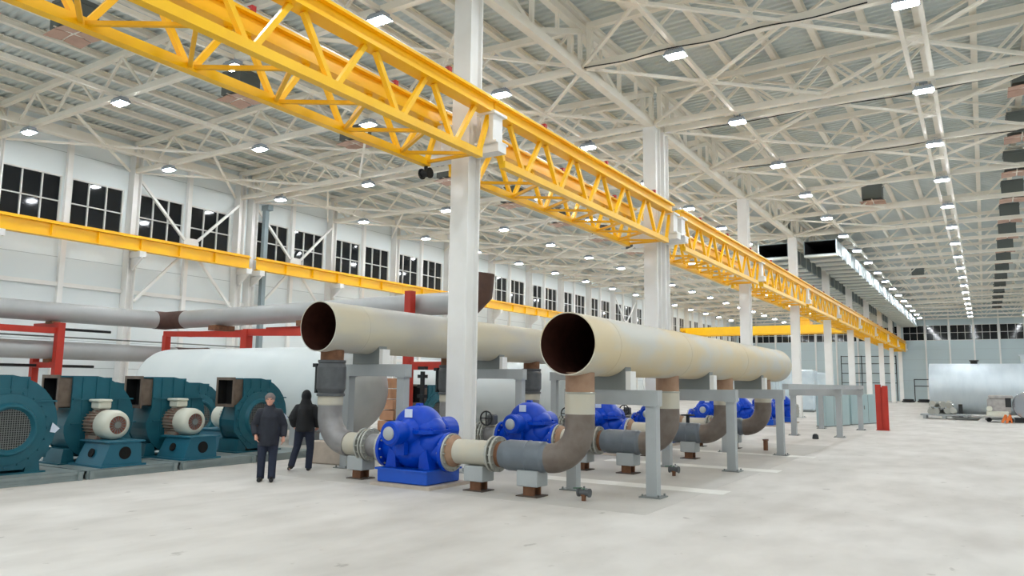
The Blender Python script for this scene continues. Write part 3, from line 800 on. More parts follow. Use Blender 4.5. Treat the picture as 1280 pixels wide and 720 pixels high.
# ------------------------------------------------------------------ blue split-case pumps
def pump(lab, x, y):
    t = thing('pump', lab, 'pump', (x,y,0), 0, 'blue pumps')
    q = MB(); q.span(-.68,.78,-.62,.66,0,.06); q.build('concrete_pad', CONC, t)
    q = MB(); q.cbox((.02,0,.2),(1.22,1.06,.27),.02)
    q.span(-.62,.66,-.56,.56,.3,.335); q.build('base_frame', BLUED, t)
    q = MB()   # lower casing: belly between the two nozzles, feet
    q.ell((0,0,.72),(.66,.42,.42),28,14,-1,.98)
    q.lathe([(.24,-.78),(.25,-.5),(.4,-.1),(.4,.1),(.25,.5),(.24,.72)], (0,0,.66), (1,0,0), 28, cap=True, sharp=False)
    q.prism([(-.55,.33),(-.28,.33),(-.3,.62),(-.46,.7)], 'y', -.34, .34); q.prism([(.55,.33),(.28,.33),(.3,.62),(.46,.7)], 'y', -.34, .34)
    for s in (-1,1): q.ell((s*.34,0,.8),(.34,.36,.3),20,10)
    q.build('lower_casing', BLUE, t)
    q = MB()   # split flange
    q.prism([(-.58,-.3),(-.36,-.46),(.36,-.46),(.58,-.3),(.58,.3),(.36,.46),(-.36,.46),(-.58,.3)], 'z', 1.0, 1.07)
    for a, b in ((-.5,-.27),(-.2,-.42),(.2,-.42),(.5,-.27),(-.5,.27),(-.2,.42),(.2,.42),(.5,.27)): q.cyl((a,b,1.06),(a,b,1.11),.03,8)
    q.build('split_flange', BLUE, t)
    q = MB()   # upper casing: half drum with rounded shoulders and a smaller rib
    n = 14
    prof = [(.0,-.32),(.3,-.32),(.42,-.26),(.47,-.16),(.48,0),(.47,.16),(.42,.26),(.3,.32),(0,.32)]
    vs = []; fs = []
    for r, d in prof:
        for k in range(n+1):
            a = PI*k/n; vs.append((r*math.cos(a)*1.02, d, 1.05+r*math.sin(a)))
    for i in range(len(prof)-1):
        for k in range(n): fs.append((i*(n+1)+k, i*(n+1)+k+1, (i+1)*(n+1)+k+1, (i+1)*(n+1)+k))
    q.add(vs, fs, True)
    for s in (-1,1): q.ell((s*.3,0,1.08),(.26,.34,.24),18,10)
    q.prism([(-.07,1.5),(.07,1.5),(.05,1.57),(-.05,1.57)], 'y', -.05, .05)
    uc = q.build('upper_casing', BLUE, t)
    q = MB(); q.span(-.09,.09,-.345,-.325,1.3,1.46); q.build('name_plate', PLATE, uc)
    for s, nm in ((-1,'front'),(1,'rear')):
        q = MB()
        if s < 0: q.lathe([(.3,.28),(.22,.45),(.19,.5),(.19,.62),(.23,.64),(.23,.86),(.2,.9)], (0,0,1.02), (0,-1,0), 24)
        else: q.lathe([(.3,.28),(.22,.45),(.19,.5),(.24,.6),(.26,.64),(.26,1.0),(.2,1.05),(.06,1.05),(.06,1.2)], (0,0,1.02), (0,1,0), 24)
        q.span(-.1,.1,s*.5-.06,s*.5+.06,.6,.9)
        bh = q.build('bearing_housing', BLUE, t); fb = bh if s < 0 else fb
    q = MB(); q.ell((0,-.9,1.02),(.13,.07,.13),16,8); q.build('bearing_cap', GREYP, fb)
    for s in (-1,1):
        q = MB(); q.lathe([(.25,-.06),(.37,-.05),(.37,.02),(.25,.02)], (s*.78,0,.66), (s,0,0), 32)
        nf = q.build('nozzle_flange', BLUE, t)
        q = MB(); q.lathe([(.24,0),(.36,0),(.36,.045),(.24,.045)], (s*.805,0,.66), (s,0,0), 32)
        for i in range(12):
            an = 2*PI*i/12; q.cyl((s*.7,.325*math.cos(an),.66+.325*math.sin(an)),(s*.88,.325*math.cos(an),.66+.325*math.sin(an)),.02,6)
        q.build('counter_flange', FLG, nf)
    return t
XP = -9.55
pt = snap(pump('nearest blue pump, standing before the front white column', XP, PY_[0]))
for i in (1,2,3): dup(pt, (XP,PY_[i],0), label='%s blue pump, piped between the two headers' % ('second nearest','third nearest','fourth nearest')[i-1])
for i, yy in enumerate((30.6, 35.0, 39.2, 43.4)): dup(pt, (XP,yy,0), label='unpiped blue pump beyond the headers, %s of that row from the camera' % nth(i+1))

# small drain stubs and rusty stub on the floor
dn = None
for x, y, lab in ((-5.95,11.95,'small drain valve on the floor under the nearest riser'), (-5.93,16.35,'small drain valve on the floor beyond the nearest grey frame')):
    if dn is None:
        t = thing('drain_valve', lab, 'valve', (x,y,0), 0, 'drain valves on the floor')
        q = MB(); q.cyl((0,0,0),(0,0,.09),.04,10); q.lathe([(.055,0),(.055,.03)],(0,0,.08),(0,0,1),12); q.build('stub', RUST, t)
        q = MB(); q.cyl((-.1,0,.14),(.1,0,.14),.055,12); q.lathe([(.075,0),(.075,.03)],(-.11,0,.14),(1,0,0),12); q.lathe([(.075,0),(.075,.03)],(.09,0,.14),(1,0,0),12); q.build('valve_body', VALVE, t)
        q = MB(); q.cyl((0,0,.17),(0,0,.21),.02,8); q.bar((-.04,0,.215),(-.2,0,.2),.03,.015); q.build('lever', mat('green_lever_paint', srgb(60,110,80), .5), t)
        dn = snap(t)
    else: dup(dn, (x,y,0), label=lab)
q = MB(); q.lathe([(.07,0),(.07,.3),(.09,.3),(.09,.34),(.07,.34)], (0,0,0), (0,0,1), 14); o = tag(q.build('floor_stub', RUST), 'short rusty pipe stub rising from floor beyond the far frame', 'pipe'); o.location = (-5.9,24.5,0)
q = MB(); q.lathe([(.1,0),(.12,.02),(.1,.16),(.05,.2)], (0,0,0), (0,0,1), 12); o = tag(q.build('floor_stub', DKSTEEL), 'tiny dark stub on the floor before the long grey beam', 'pipe'); o.location = (-5.6,31.0,0)

# ------------------------------------------------------------------ fans on skids
def scroll_poly(r, n=20, out=1.0):
    """outline in y,z: discharge at top towards -y, scroll round the +y side, flat bottom"""
    p = [(-.5,.98),(-.5,.3)]
    for i in range(n+1):
        a = PI*1.02+(PI*1.48)*i/n; rr = .62+.36*i/n
        p.append((rr*math.cos(a)*1.0, rr*math.sin(a)))
    p[-1] = (0.0,.98)
    return p
def fan(lab, loc, kind, flip=False):
    """kind: motor towards +x ('motor') or inlet towards +x ('inlet')"""
    t = thing('blower_fan', lab, 'fan', loc, 0, 'teal blower fans'); zc = .84; T0 = .36
    q = MB(); q.prism([(a, zc+b) for a, b in scroll_poly(1)], 'x', -T0, T0); q.build('scroll_housing', TEAL, t)
    q = MB(); poly = scroll_poly(1); P = [(a*1.035, zc+b*1.035) for a, b in poly]
    for s in (-1,1): q.prism(P, 'x', s*T0-.012, s*T0+.012)
    for a in (-.3,0,.3): q.span(-T0-.035,T0+.035,a-.015,a+.015,zc+.52,zc+.985)
    for a in (.3,-.25,-.75):
        q.bar((0, .95*math.cos(a), zc+.95*math.sin(a)), (0, 1.02*math.cos(a), zc+1.02*math.sin(a)), .72, .03, up=(1,0,0))
    for s in (-1,1):
        q.span(s*T0-.045, s*T0+.045, -.5, .84, zc+.5, zc+.53); q.span(s*T0-.04, s*T0+.04, -.5, .95, zc-.02, zc+.01); q.span(s*T0-.03, s*T0+.03, -.3, -.27, zc-.5, zc+.5); q.span(s*T0-.03, s*T0+.03, .5, .53, zc-.5, zc+.5)
    q.build('stiffener', TEAL, t)
    q = MB(); x0, x1, z0, z1, y0, y1 = -.3, .3, zc+.34, zc+.98, -.8, -.5
    q.span(x0,x1,y0,y1,z0,z0+.02); q.span(x0,x1,y0,y1,z1-.02,z1); q.span(x0,x0+.02,y0,y1,z0,z1); q.span(x1-.02,x1,y0,y1,z0,z1)
    q.span(x0-.05,x1+.05,y0,y0+.03,z1,z1+.05); q.span(x0-.05,x1+.05,y0,y0+.03,z0-.05,z0); q.span(x0-.05,x0,y0,y0+.03,z0,z1); q.span(x1,x1+.05,y0,y0+.03,z0,z1)
    q.build('outlet_collar', COLLAR, t)
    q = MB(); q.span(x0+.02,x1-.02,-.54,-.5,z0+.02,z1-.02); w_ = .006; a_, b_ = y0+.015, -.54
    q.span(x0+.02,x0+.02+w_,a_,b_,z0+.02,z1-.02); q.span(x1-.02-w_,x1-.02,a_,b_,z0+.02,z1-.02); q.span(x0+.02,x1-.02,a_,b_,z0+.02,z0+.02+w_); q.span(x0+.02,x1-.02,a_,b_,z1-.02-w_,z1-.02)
    q.build('outlet_painted_shade', DUCTIN, t)  # thin black walls: the darkness of the open mouth as colour
    q = MB()
    for a in (-.5,.5): q.prism([(a-.14,0),(a+.14,0),(a+.1,.32),(a-.1,.32)], 'x', -T0, T0)
    q.span(-T0-.06,T0+.06,-.72,.72,0,.03); q.build('foot', TEAL, t)
    if kind == 'inlet':
        sx = 1
        q = MB(); o = (T0,0,zc)
        oct_ = [(.82*math.cos(a), zc+.82*math.sin(a)) for a in [PI/8+PI/4*i for i in range(8)]]
        q.prism(oct_, 'x', T0, T0+.03); q.build('inlet_plate', TEAL, t)
        q = MB(); q.lathe([(.66,.03),(.66,.05),(.5,.07),(.46,.16),(.42,.16),(.36,.05)], o, (1,0,0), 40, cap=False)
        for i in range(20):
            an = 2*PI*i/20; q.cyl((T0+.03,.7*math.cos(an),zc+.7*math.sin(an)),(T0+.06,.7*math.cos(an),zc+.7*math.sin(an)),.02,6)
        ir = q.build('inlet_ring', TEAL, t)
        q = MB(); q.lathe([(.42,.06),(.42,.07)], o, (1,0,0), 36); q.build('inlet_hole', DKSTEEL, ir)
        q = MB()
        for i in range(-9,10):
            h = math.sqrt(max(.4**2-(i*.042)**2,.001)); q.span(T0+.075,T0+.083,i*.042-.005,i*.042+.005,zc-h,zc+h); q.span(T0+.075,T0+.083,-h,h,zc+i*.042-.005,zc+i*.042+.005)
        q.build('inlet_grille', GREYD, ir)
        q = MB(); q.add([(T0+.05,.78,zc+.1),(T0+.05,.92,zc-.02),(T0+.05,.84,zc-.1),(T0+.05,.74,zc-.08),(T0+.06,.78,zc+.1),(T0+.06,.92,zc-.02),(T0+.06,.84,zc-.1),(T0+.06,.74,zc-.08)], [(0,1,2,3),(7,6,5,4),(0,4,5,1),(1,5,6,2),(2,6,7,3),(3,7,4,0)]); q.build('paper_tag', PLATE, t)
    sgn = 1 if kind == 'motor' else -1
    # motor pedestal
    X0, X1 = sgn*(T0+.04), sgn*(T0+1.3)
    q = MB(); xm = sgn*(T0+.72)
    q.span(min(X0,X1), max(X0,X1), -.52, .46, 0, .04)
    q.add([(xm-.5,-.46,.04),(xm+.5,-.46,.04),(xm+.5,.4,.04),(xm-.5,.4,.04),(xm-.42,-.3,.49),(xm+.5,-.3,.49),(xm+.5,.36,.49),(xm-.42,.36,.49)], [(3,2,1,0),(4,5,6,7),(0,1,5,4),(1,2,6,5),(2,3,7,6),(3,0,4,7)])
    q.span(xm-.55, xm+.56, -.36, .42, .49, .52); pd = q.build('pedestal', TEALB, t)
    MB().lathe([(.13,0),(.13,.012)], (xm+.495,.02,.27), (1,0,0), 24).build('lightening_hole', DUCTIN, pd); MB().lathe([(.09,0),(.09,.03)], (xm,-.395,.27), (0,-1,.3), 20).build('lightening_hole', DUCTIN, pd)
    ax = (sgn,0,0); zm = .83
    q = MB(); q.lathe([(.24,.36),(.27,.4),(.27,.86)], (0,.02,zm), ax, 28)
    for i in range(26):
        an = 2*PI*i/26
        q.bar((sgn*.42,.02+.29*math.cos(an),zm+.29*math.sin(an)),(sgn*.84,.02+.29*math.cos(an),zm+.29*math.sin(an)),.012,.05,up=(0,math.cos(an),math.sin(an)))
    q.span(min(sgn*.42,sgn*.86),max(sgn*.42,sgn*.86),-.2,.24,.5,.6)
    q.build('motor_body', MOTB, t)
    q = MB(); q.lathe([(.29,.8),(.31,.83),(.31,1.12),(.29,1.2),(.24,1.25),(.19,1.26)], (0,.02,zm), ax, 36, cap=False, sharp=False); q.lathe([(.19,1.26),(.19,1.22)], (0,.02,zm), ax, 36, cap=False); mc = q.build('motor_cowl', MOTW, t)
    q = MB(); q.lathe([(.19,1.2),(.19,1.225)], (0,.02,zm), ax, 28); q.build('cowl_recess', MOTR, mc)
    q = MB()
    for i in range(8):
        an = PI*i/8; dy, dz = .18*math.cos(an), .18*math.sin(an)
        q.bar((sgn*1.24,.02-dy,zm-dz),(sgn*1.24,.02+dy,zm+dz),.012)
    q.lathe([(.07,1.22),(.07,1.25)], (0,.02,zm), ax, 16); q.build('cowl_grille', GREYD, mc)
    q = MB(); q.cbox((sgn*.6,.0,zm+.4),(.34,.28,.16),.03); q.cbox((sgn*.6,-.02,zm+.5),(.4,.32,.06),.02); q.cyl((sgn*.5,0,zm+.25),(sgn*.5,0,zm+.36),.09,12); q.build('terminal_box', MOTW, t)
    return t
ZS = .17
f1 = snap(fan('teal blower fan with round grilled inlet at the left edge', (-15.95,7.2,ZS), 'inlet'))
f2 = snap(fan('teal blower fan with white motor, next to the grilled-inlet fan', (-16.9,9.36,ZS), 'motor'))
dup(f2, (-16.9,11.22,ZS), label='teal blower fan with white motor, nearer the walking people')
dup(f1, (-16.3,13.3,ZS), label='teal blower fan directly behind the man in the knit hat')
for i, (x, y) in enumerate(((-20.6,9.3),(-20.6,12.0),(-20.6,14.6))):
    dup(f1, (x,y,.02), label='teal blower fan in the rear row, %s from the left, mostly hidden by front fans' % nth(i+1))
dup(f1, (-17.7,22.6,.02), label='small-looking teal fan far behind the nearest blue pump')
# skids
sk = None; sy = [4.45, 6.35, 8.45, 10.5, 12.6, 14.55]
for i in range(5):
    a, b = sy[i], sy[i+1]; L = b-a-.06
    lab = 'grey-green steel skid under the fans, %s from the left' % nth(i+1) if i else 'grey-green steel skid cut by the left picture edge'
    t = thing('fan_skid', lab, 'skid', (-16.6, a+.03, 0), 0, 'steel skids under the fans')
    q = MB()
    for x in (-1.45, 0, 1.45): q.span(x-.05,x+.05,0,L,.03,.14)
    for y in (.05, L-.05): q.span(-1.45,1.45,y-.05,y+.05,.03,.14)
    q.span(-1.5,1.5,0,L,.14,.17); q.span(1.45,1.52,0,L,0,.03); q.span(1.45,1.52,0,L,.11,.17); q.build('deck_frame', SKID, t)
    q = MB()
    for y in (.08, L-.08): q.span(1.5,1.56,y-.04,y+.04,0,.17)
    q.build('lifting_lug', SKID, t)

# ------------------------------------------------------------------ white tanks
def tank(name, lab, x0, x1, y, zc, r, mt, dish=.6, saddles=2, legm=GREYP, headm=None):
    t = thing(name, lab, 'tank', ((x0+x1)/2,y,0)); h = (x1-x0)/2
    head = [(r*math.sin(a), dish*math.cos(a)) for a in [PI/2*i/10 for i in range(11)]]
    q = MB(); q.lathe([(r,-h),(r,h)], (0,0,zc), (1,0,0), 56, cap=False); q.build('shell', mt, t)
    for s in (-1,1):
        q = MB(); q.lathe([(a, b) for a, b in head], (s*h,0,zc), (s,0,0), 56, cap=False, sharp=False); q.build('dished_head', (headm if s > 0 and headm else mt), t)
    for i in range(saddles):
        x = -h*.7+1.4*h*i/(saddles-1)
        q = MB(); arcp = [(r*.8*(1-2*k/12.), zc-math.sqrt(r*r-(r*.8*(1-2*k/12.))**2)) for k in range(13)]
        q.prism([(-r*.8,0),(r*.8,0)]+arcp, 'x', x-.12, x+.12); q.build('saddle', legm, t)
    return t
tank('storage_tank', 'long white tank lying behind the teal fans', -26.0, -16.75, 17.5, 1.72, 1.35, TANKW, .9, 3, headm=GREYT)
t = tank('storage_tank', 'white tank behind the front column and the second pump', -21.5, -13.6, 26.3, 1.55, 1.25, TANKW, .35, 2, DKSTEEL)
q = MB(); q.lathe([(1.26,0),(1.26,.12)], (-1.0,0,1.55), (1,0,0), 56, cap=False); q.build('red_band', REDP, t)
t = tank('storage_tank', 'big silver horizontal tank at the far right', -3.35, 8.8, 63.0, 1.95, 1.78, TANKS, .08, 3, DKSTEEL)
q = MB(); q.lathe([(.22,1.75),(.22,1.95),(.3,1.95),(.3,2.02)], (-3.3,0,1.95), (0,0,1), 20); q.build('top_nozzle', DKSTEEL, t)
q = MB(); q.lathe([(.45,1.7),(.45,2.3),(.55,2.3),(.55,2.4)], (-.1,0,1.95), (0,0,1), 28); q.build('manhole_neck', TANKS, t)

# carton stack behind the frame
for i in range(5):
    t = thing('carton', 'pinkish carton in a tall stack behind the rear header, %s from the floor' % nth(i+1), 'carton', (-19.4+.03*((i*7)%3), 22.4+.02*((i*5)%3), .12+.4*i), .08*((i*3)%4-1.5), 'stacked cartons')
    q = MB(); q.cbox((0,0,.19),(.62,.7,.37),.012); q.build('box', CARD, t)
    q = MB(); q.span(-.312,.312,-.04,.04,.372,.378); q.span(-.314,-.31,-.04,.04,.26,.37); q.span(.31,.314,-.04,.04,.26,.37); q.build('tape', mat('brown_tape', srgb(176,130,90), .4), t)
t = thing('pallet', 'wooden pallet under the stack of pinkish cartons', 'pallet', (-19.37,22.4,0), 0)
q = MB()
for y in (-.4,0,.4): q.span(-.5,.5,y-.05,y+.05,0,.08)
for x in (-.42,-.21,0,.21,.42): q.span(x-.07,x+.07,-.5,.5,.08,.11)
q.build('boards', mat('pallet_wood', srgb(150,116,82), .8), t)
# concrete block behind the second man, low barrier
t = thing('concrete_block', 'pale low concrete block behind the man in the black hood', 'block', (-13.55,13.7,0), .1)
MB().cbox((0,0,.27),(1.0,.8,.54),.03).build('block', CONC, t)
q = MB(); q.lathe([(.09,.54),(.1,.56),(.1,.7),(.05,.74),(.05,.8)], (-.35,-.1,0), (0,0,1), 14); o = tag(q.build('plastic_bottle', WRAP), 'white bottle standing on the pale concrete block', 'bottle'); o.location = (-13.55,13.7,0)

# ------------------------------------------------------------------ pipes on red frames (left)
t = thing('clad_pipe', 'upper grey clad pipe that turns along red frames to the column', 'pipe', (0,0,0))
q = MB(); q.tube([(-30,4,4.42),(-30,19.3,4.46)], .37, 28); q.build('left_run', INSUL, t)
q = MB(); q.tube([(-30,19.25,4.46),(-30,19.75,4.46),(-29.6,20,4.5),(-28.9,20,4.5)], .385, 28); q.build('rust_elbow', CLADJ, t)
q = MB(); q.tube([(-28.95,20,4.5),(-14.5,20,4.58)], .375, 28); q.build('cross_run', INSUL, t)
q = MB(); q.tube([(-14.6,20,4.5),(-14.0,20,4.55),(-13.75,20,4.8),(-13.68,20,5.5)], [.38,.4,.46,.46], 28); q.build('mitred_end', CLADJ, t)
t = thing('clad_pipe', 'lower grey clad pipe running under the upper one at left', 'pipe', (0,0,0))
q = MB(); q.tube([(-30,4,3.0),(-30,20.4,3.0)], .34, 28); q.build('run', INSUL, t)
q = MB(); q.tube([(-30,20.3,3.0),(-30,20.9,3.0),(-29.6,21.2,3.0),(-29.0,21.2,3.0)], .35, 24); q.build('rust_elbow', CLADJ, t)
for z, y1, lab in ((3.86,17.8,'thin dark pipe just under the upper grey pipe'), (2.42,17.2,'thin dark pipe under the lower grey pipe'), (3.55,25,'thin grey line between the two grey pipes')):
    q = MB(); q.tube([(-30.75,4,z),(-30.75,y1,z)], .055 if 'dark' in lab else .03, 10); tag(q.build('thin_pipe', DKSTEEL if 'dark' in lab else GREYD), lab, 'pipe')
def redframe(lab, parts, stools):
    t = thing('pipe_support_rack', lab, 'pipe rack', (0,0,0), 0, 'red pipe frames')
    for nm, a, b, w, h in parts:
        q = MB(); q.bar(a, b, w, h); q.build(nm, REDP, t)
    for c, d in stools: MB().box(c, d).build('stool', RUST, t)
    return t
redframe('red steel bracket frame carrying the two grey pipes at left', [('post',(-29.45,15.1,0),(-29.45,15.1,4.02),.26,.26),('arm',(-29.45,15.1,3.93),(-31.2,15.1,3.93),.2,.2),('arm',(-29.45,15.1,2.44),(-31.2,15.1,2.44),.22,.22),('post',(-31.1,15.1,0),(-31.1,15.1,2.9),.24,.24),('side_beam',(-29.55,4,3.72),(-29.55,15.0,3.72),.2,.22)], [((-30,15.1,4.04),(.5,.3,.1)),((-30,15.1,2.6),(.4,.3,.14))])
redframe('red steel frame under the cross run, left of the white tank top', [('post',(-29.3,19.4,0),(-29.3,19.4,3.78),.24,.24),('crossbeam',(-29.4,19.4,3.86),(-24.4,19.4,3.72),.2,.22),('crossbeam',(-29.4,20.5,3.9),(-24.4,20.5,3.9),.2,.22)], [((-26.4,19.9,4.05),(.5,.9,.2))])
redframe('red steel frame under the cross run, above the white tank', [('post',(-24.2,19.4,0),(-24.2,19.4,3.9),.34,.3),('crossbeam',(-24.3,19.4,3.8),(-16.4,19.4,3.62),.22,.26),('crossbeam',(-24.3,20.5,3.95),(-16.4,20.5,3.95),.22,.22)], [((-21.3,19.9,4.08),(.5,.9,.2))])
redframe('red steel post with side beam beside the front white column', [('post',(-16.1,19.4,0),(-16.1,19.4,4.98),.26,.26),('side_beam',(-16.0,19.4,2.5),(-12.9,19.4,2.5),.22,.26)], [])
# dark control post beside the front column
t = thing('control_post', 'dark post with plates between red post and front column', 'post', (-14.6,18.3,0))
MB().span(-.05,.05,-.05,.05,0,2.3).build('post', DKSTEEL, t)
for z in (1.5,1.8,2.1,2.35): MB().span(-.12,.12,-.1,.1,z,z+.1).build('bracket', DKSTEEL, t)

# ------------------------------------------------------------------ far things
for i, (x0, y0_, x1, y1_) in enumerate(((-7.0,40.4,-6.3,43.2),(-6.2,43.5,-5.5,46.8))):
    t = thing('panel_cabinet', 'pale teal glossy cabinet beyond the empty frames, %s one' % ('nearer','farther')[i], 'cabinet', ((x0+x1)/2,(y0_+y1_)/2,0), -.25, 'pale teal cabinets')
    L = y1_-y0_
    MB().cbox((0,0,.82),(.5,L,1.56),.015).build('body', TEALL, t)
    MB().span(-.27,.27,-L/2,L/2,0,.05).build('plinth', GREYD, t)
    q = MB()
    for k in range(1,3): q.span(.25,.262,-L/2+L*k/3-.01,-L/2+L*k/3+.01,.1,1.55)
    q.span(.25,.275,-.03,.03,.8,1.0); q.build('door_seam', GREYD, t)
# wrapped units along the far left behind the pumps
for i, (x, y, w, d, h) in enumerate(((-12.6,52,1.6,3.0,2.9),(-12.4,57.5,1.5,3.0,3.1),(-12.3,64,1.8,3.2,3.2),(-12.2,72,1.8,3.2,3.1))):
    t = thing('wrapped_unit', 'bluish white wrapped unit behind the far columns, %s from the camera' % nth(i+1), 'unit', (x,y,0), .05*i, 'wrapped units')
    q = MB(); q.cbox((0,0,h/2+.1),(w,d,h),.12)
    for k in range(5): q.bar((w/2,-d/2+d*k/4.6,.3),(w/2,-d/2+d*k/4.6+.3,h),.05,.03)
    q.build('wrap', WRAP, t)
    MB().box((0,0,.06),(w*.9,d*.95,.12)).build('skid', GREYD, t)
# bundle on a pallet before the silver tank
t = thing('pipe_fitting_pallet', 'low steel pallet before the left end of the silver tank', 'pallet', (-2.35,57.6,0))
q = MB(); q.span(-1.35,1.5,-.9,.9,.2,.3)
for x in (-1.1,0,1.2): q.span(x-.1,x+.1,-.9,.9,0,.2)
q.build('frame', GREYP, t)
random.seed(3)
for i in range(7):
    x, z = -3.1+.42*(i % 4), .3+.42*(i//4)
    t = thing('pipe_fitting', 'shiny grey pipe fitting piled on the pallet by the silver tank, %s of the pile' % nth(i+1), 'pipe fitting', (x+(.2 if i > 3 else 0),57.4,z+.21), 0, 'piled pipe fittings')
    q = MB(); q.lathe([(.12,-.5),(.2,-.5),(.2,-.44),(.15,-.42),(.15,.42),(.2,.44),(.2,.5),(.12,.5)], (0,0,0), (.25*math.sin(i*2.1),1,.1*math.cos(i)), 18)
    q.build('body', FLG, t)
    q = MB(); q.lathe([(.1,0),(.1,.22),(.15,.22),(.15,.26)], (0,0,0), (math.cos(i),0,math.sin(i)*.5), 12); q.build('branch', CHROME, t)
t = thing('pipe_tray', 'grey pan lying on the floor beside the fittings pallet', 'pan', (-1.1,56.4,0))
q = MB(); q.lathe([(.3,0),(.62,.0),(.8,.16),(.84,.16),(.66,.03)], (0,0,0), (0,0,1), 20, cap=False); q.build('pan', GREYP, t)
# machine on wheels and chrome silo piece at the right edge
t = thing('pump_skid', 'grey machine with white cover before the silver tank, right edge', 'machine', (.65,54.6,0))
q = MB(); q.span(-.75,.75,-.7,.7,.12,.24); q.build('base_frame', GREYD, t)
q = MB(); q.cbox((0,0,.95),(1.2,1.0,.9),.06); q.cbox((.1,0,1.5),(1.25,1.05,.2),.05); q.build('cover', mat('grey_machine_cover', srgb(176,172,170), .5, c2=srgb(130,126,124), scale=4), t)
q = MB(); q.cbox((-.1,-.45,.5),(1.15,.5,.3),.04); q.lathe([(.16,0),(.16,.3),(.1,.3)], (-.5,-.5,.8), (0,-1,0), 14); q.build('motor', MOTW, t)
q = MB(); q.span(.32,.62,-.56,-.5,.9,1.45); q.build('radiator', DKSTEEL, t)
for sx in (-.55,.55):
    q = MB(); q.lathe([(.06,-.08),(.14,-.08),(.14,.08),(.06,.08)], (sx,-.62,.14), (0,1,0), 16); q.build('wheel', BLACK, t)
t = thing('insulated_vessel', 'shiny clad vessel lying at the right picture edge', 'vessel', (2.3,55.2,0))
q = MB(); q.lathe([(.2,-1.0),(.75,-1.0),(.8,-.9),(.8,1.2),(.6,1.35)], (0,0,1.02), (.25,1,0), 32); q.build('shell', CHROME, t)
q = MB(); q.span(-.9,.9,-.8,-.6,.0,.26); q.span(-.9,.9,.6,.8,0,.26); q.build('cradle', DKSTEEL, t)
for i, x in enumerate((.9, 1.12)):
    t = thing('barrier_leg', 'orange slanted stand by the grey machine, %s one' % ('left','right')[i], 'stand', (x,53.4,0), 0, 'orange stands')
    q = MB(); q.bar((-.16,0,.0),(.05,0,.48),.13,.13); q.bar((.1,.06,.0),(.05,0,.48),.08,.08); q.span(-.1,.1,-.04,.04,.16,.22); q.build('frame', ORG, t)
# dark coils on the floor by the far wall
for i, (x, y) in enumerate(((-8.9,116),(-7.1,117),(-5.3,116.5),(-3.3,116))):
    q = MB()
    for k in range(2): q.tube([((.7-.12*k)*math.cos(a),(.7-.05*k)*math.sin(a),.12+.2*k) for a in [2*PI*j/18 for j in range(19)]], .11, 8, cap=False)
    o = tag(q.build('cable_coil', BLACK), 'dark coil lying on the floor at the far wall, %s from the columns' % nth(i+1), 'coil', 'dark coils by the far wall'); o.location = (x,y,0)

# ------------------------------------------------------------------ people
def remesh(o, vox, it=6):
    m_ = o.modifiers.new('remesh', 'REMESH'); m_.mode = 'VOXEL'; m_.voxel_size = vox; m_.use_smooth_shade = True
    s_ = o.modifiers.new('smooth', 'SMOOTH'); s_.factor = .5; s_.iterations = it
    return o
def hand(q, w, d, palm_n, thumb, curl):
    """w wrist point, d direction of the fingers, palm_n direction the palm faces, thumb side direction"""
    w = Vector(w); d = Vector(d).normalized(); pn = Vector(palm_n).normalized(); th = Vector(thumb).normalized()
    q.tube([w, w+d*.03, w+d*.065, w+d*.092], [.024,.034,.039,.036], 12, sx=1.0)
    for i, (off, L) in enumerate(((.030,.072),(.010,.08),(-.011,.074),(-.03,.058))):
        b = w+d*.085+th*off; dd = d.copy(); pts = [b-d*.02, b]; 
        for s_ in (.42,.33,.25):
            dd = (dd+pn*curl).normalized(); b = b+dd*L*s_; pts.append(b)
        q.tube(pts, [.011,.0105,.0098,.009,.0078], 8)
    b = w+d*.03+th*.03; d1 = (th*.75+d*.65+pn*.25).normalized(); d2 = (th*.3+d*.9+pn*.35).normalized()
    q.tube([w+d*.02+th*.01, b, b+d1*.035, b+d1*.035+d2*.03], [.016,.014,.0115,.009], 8)
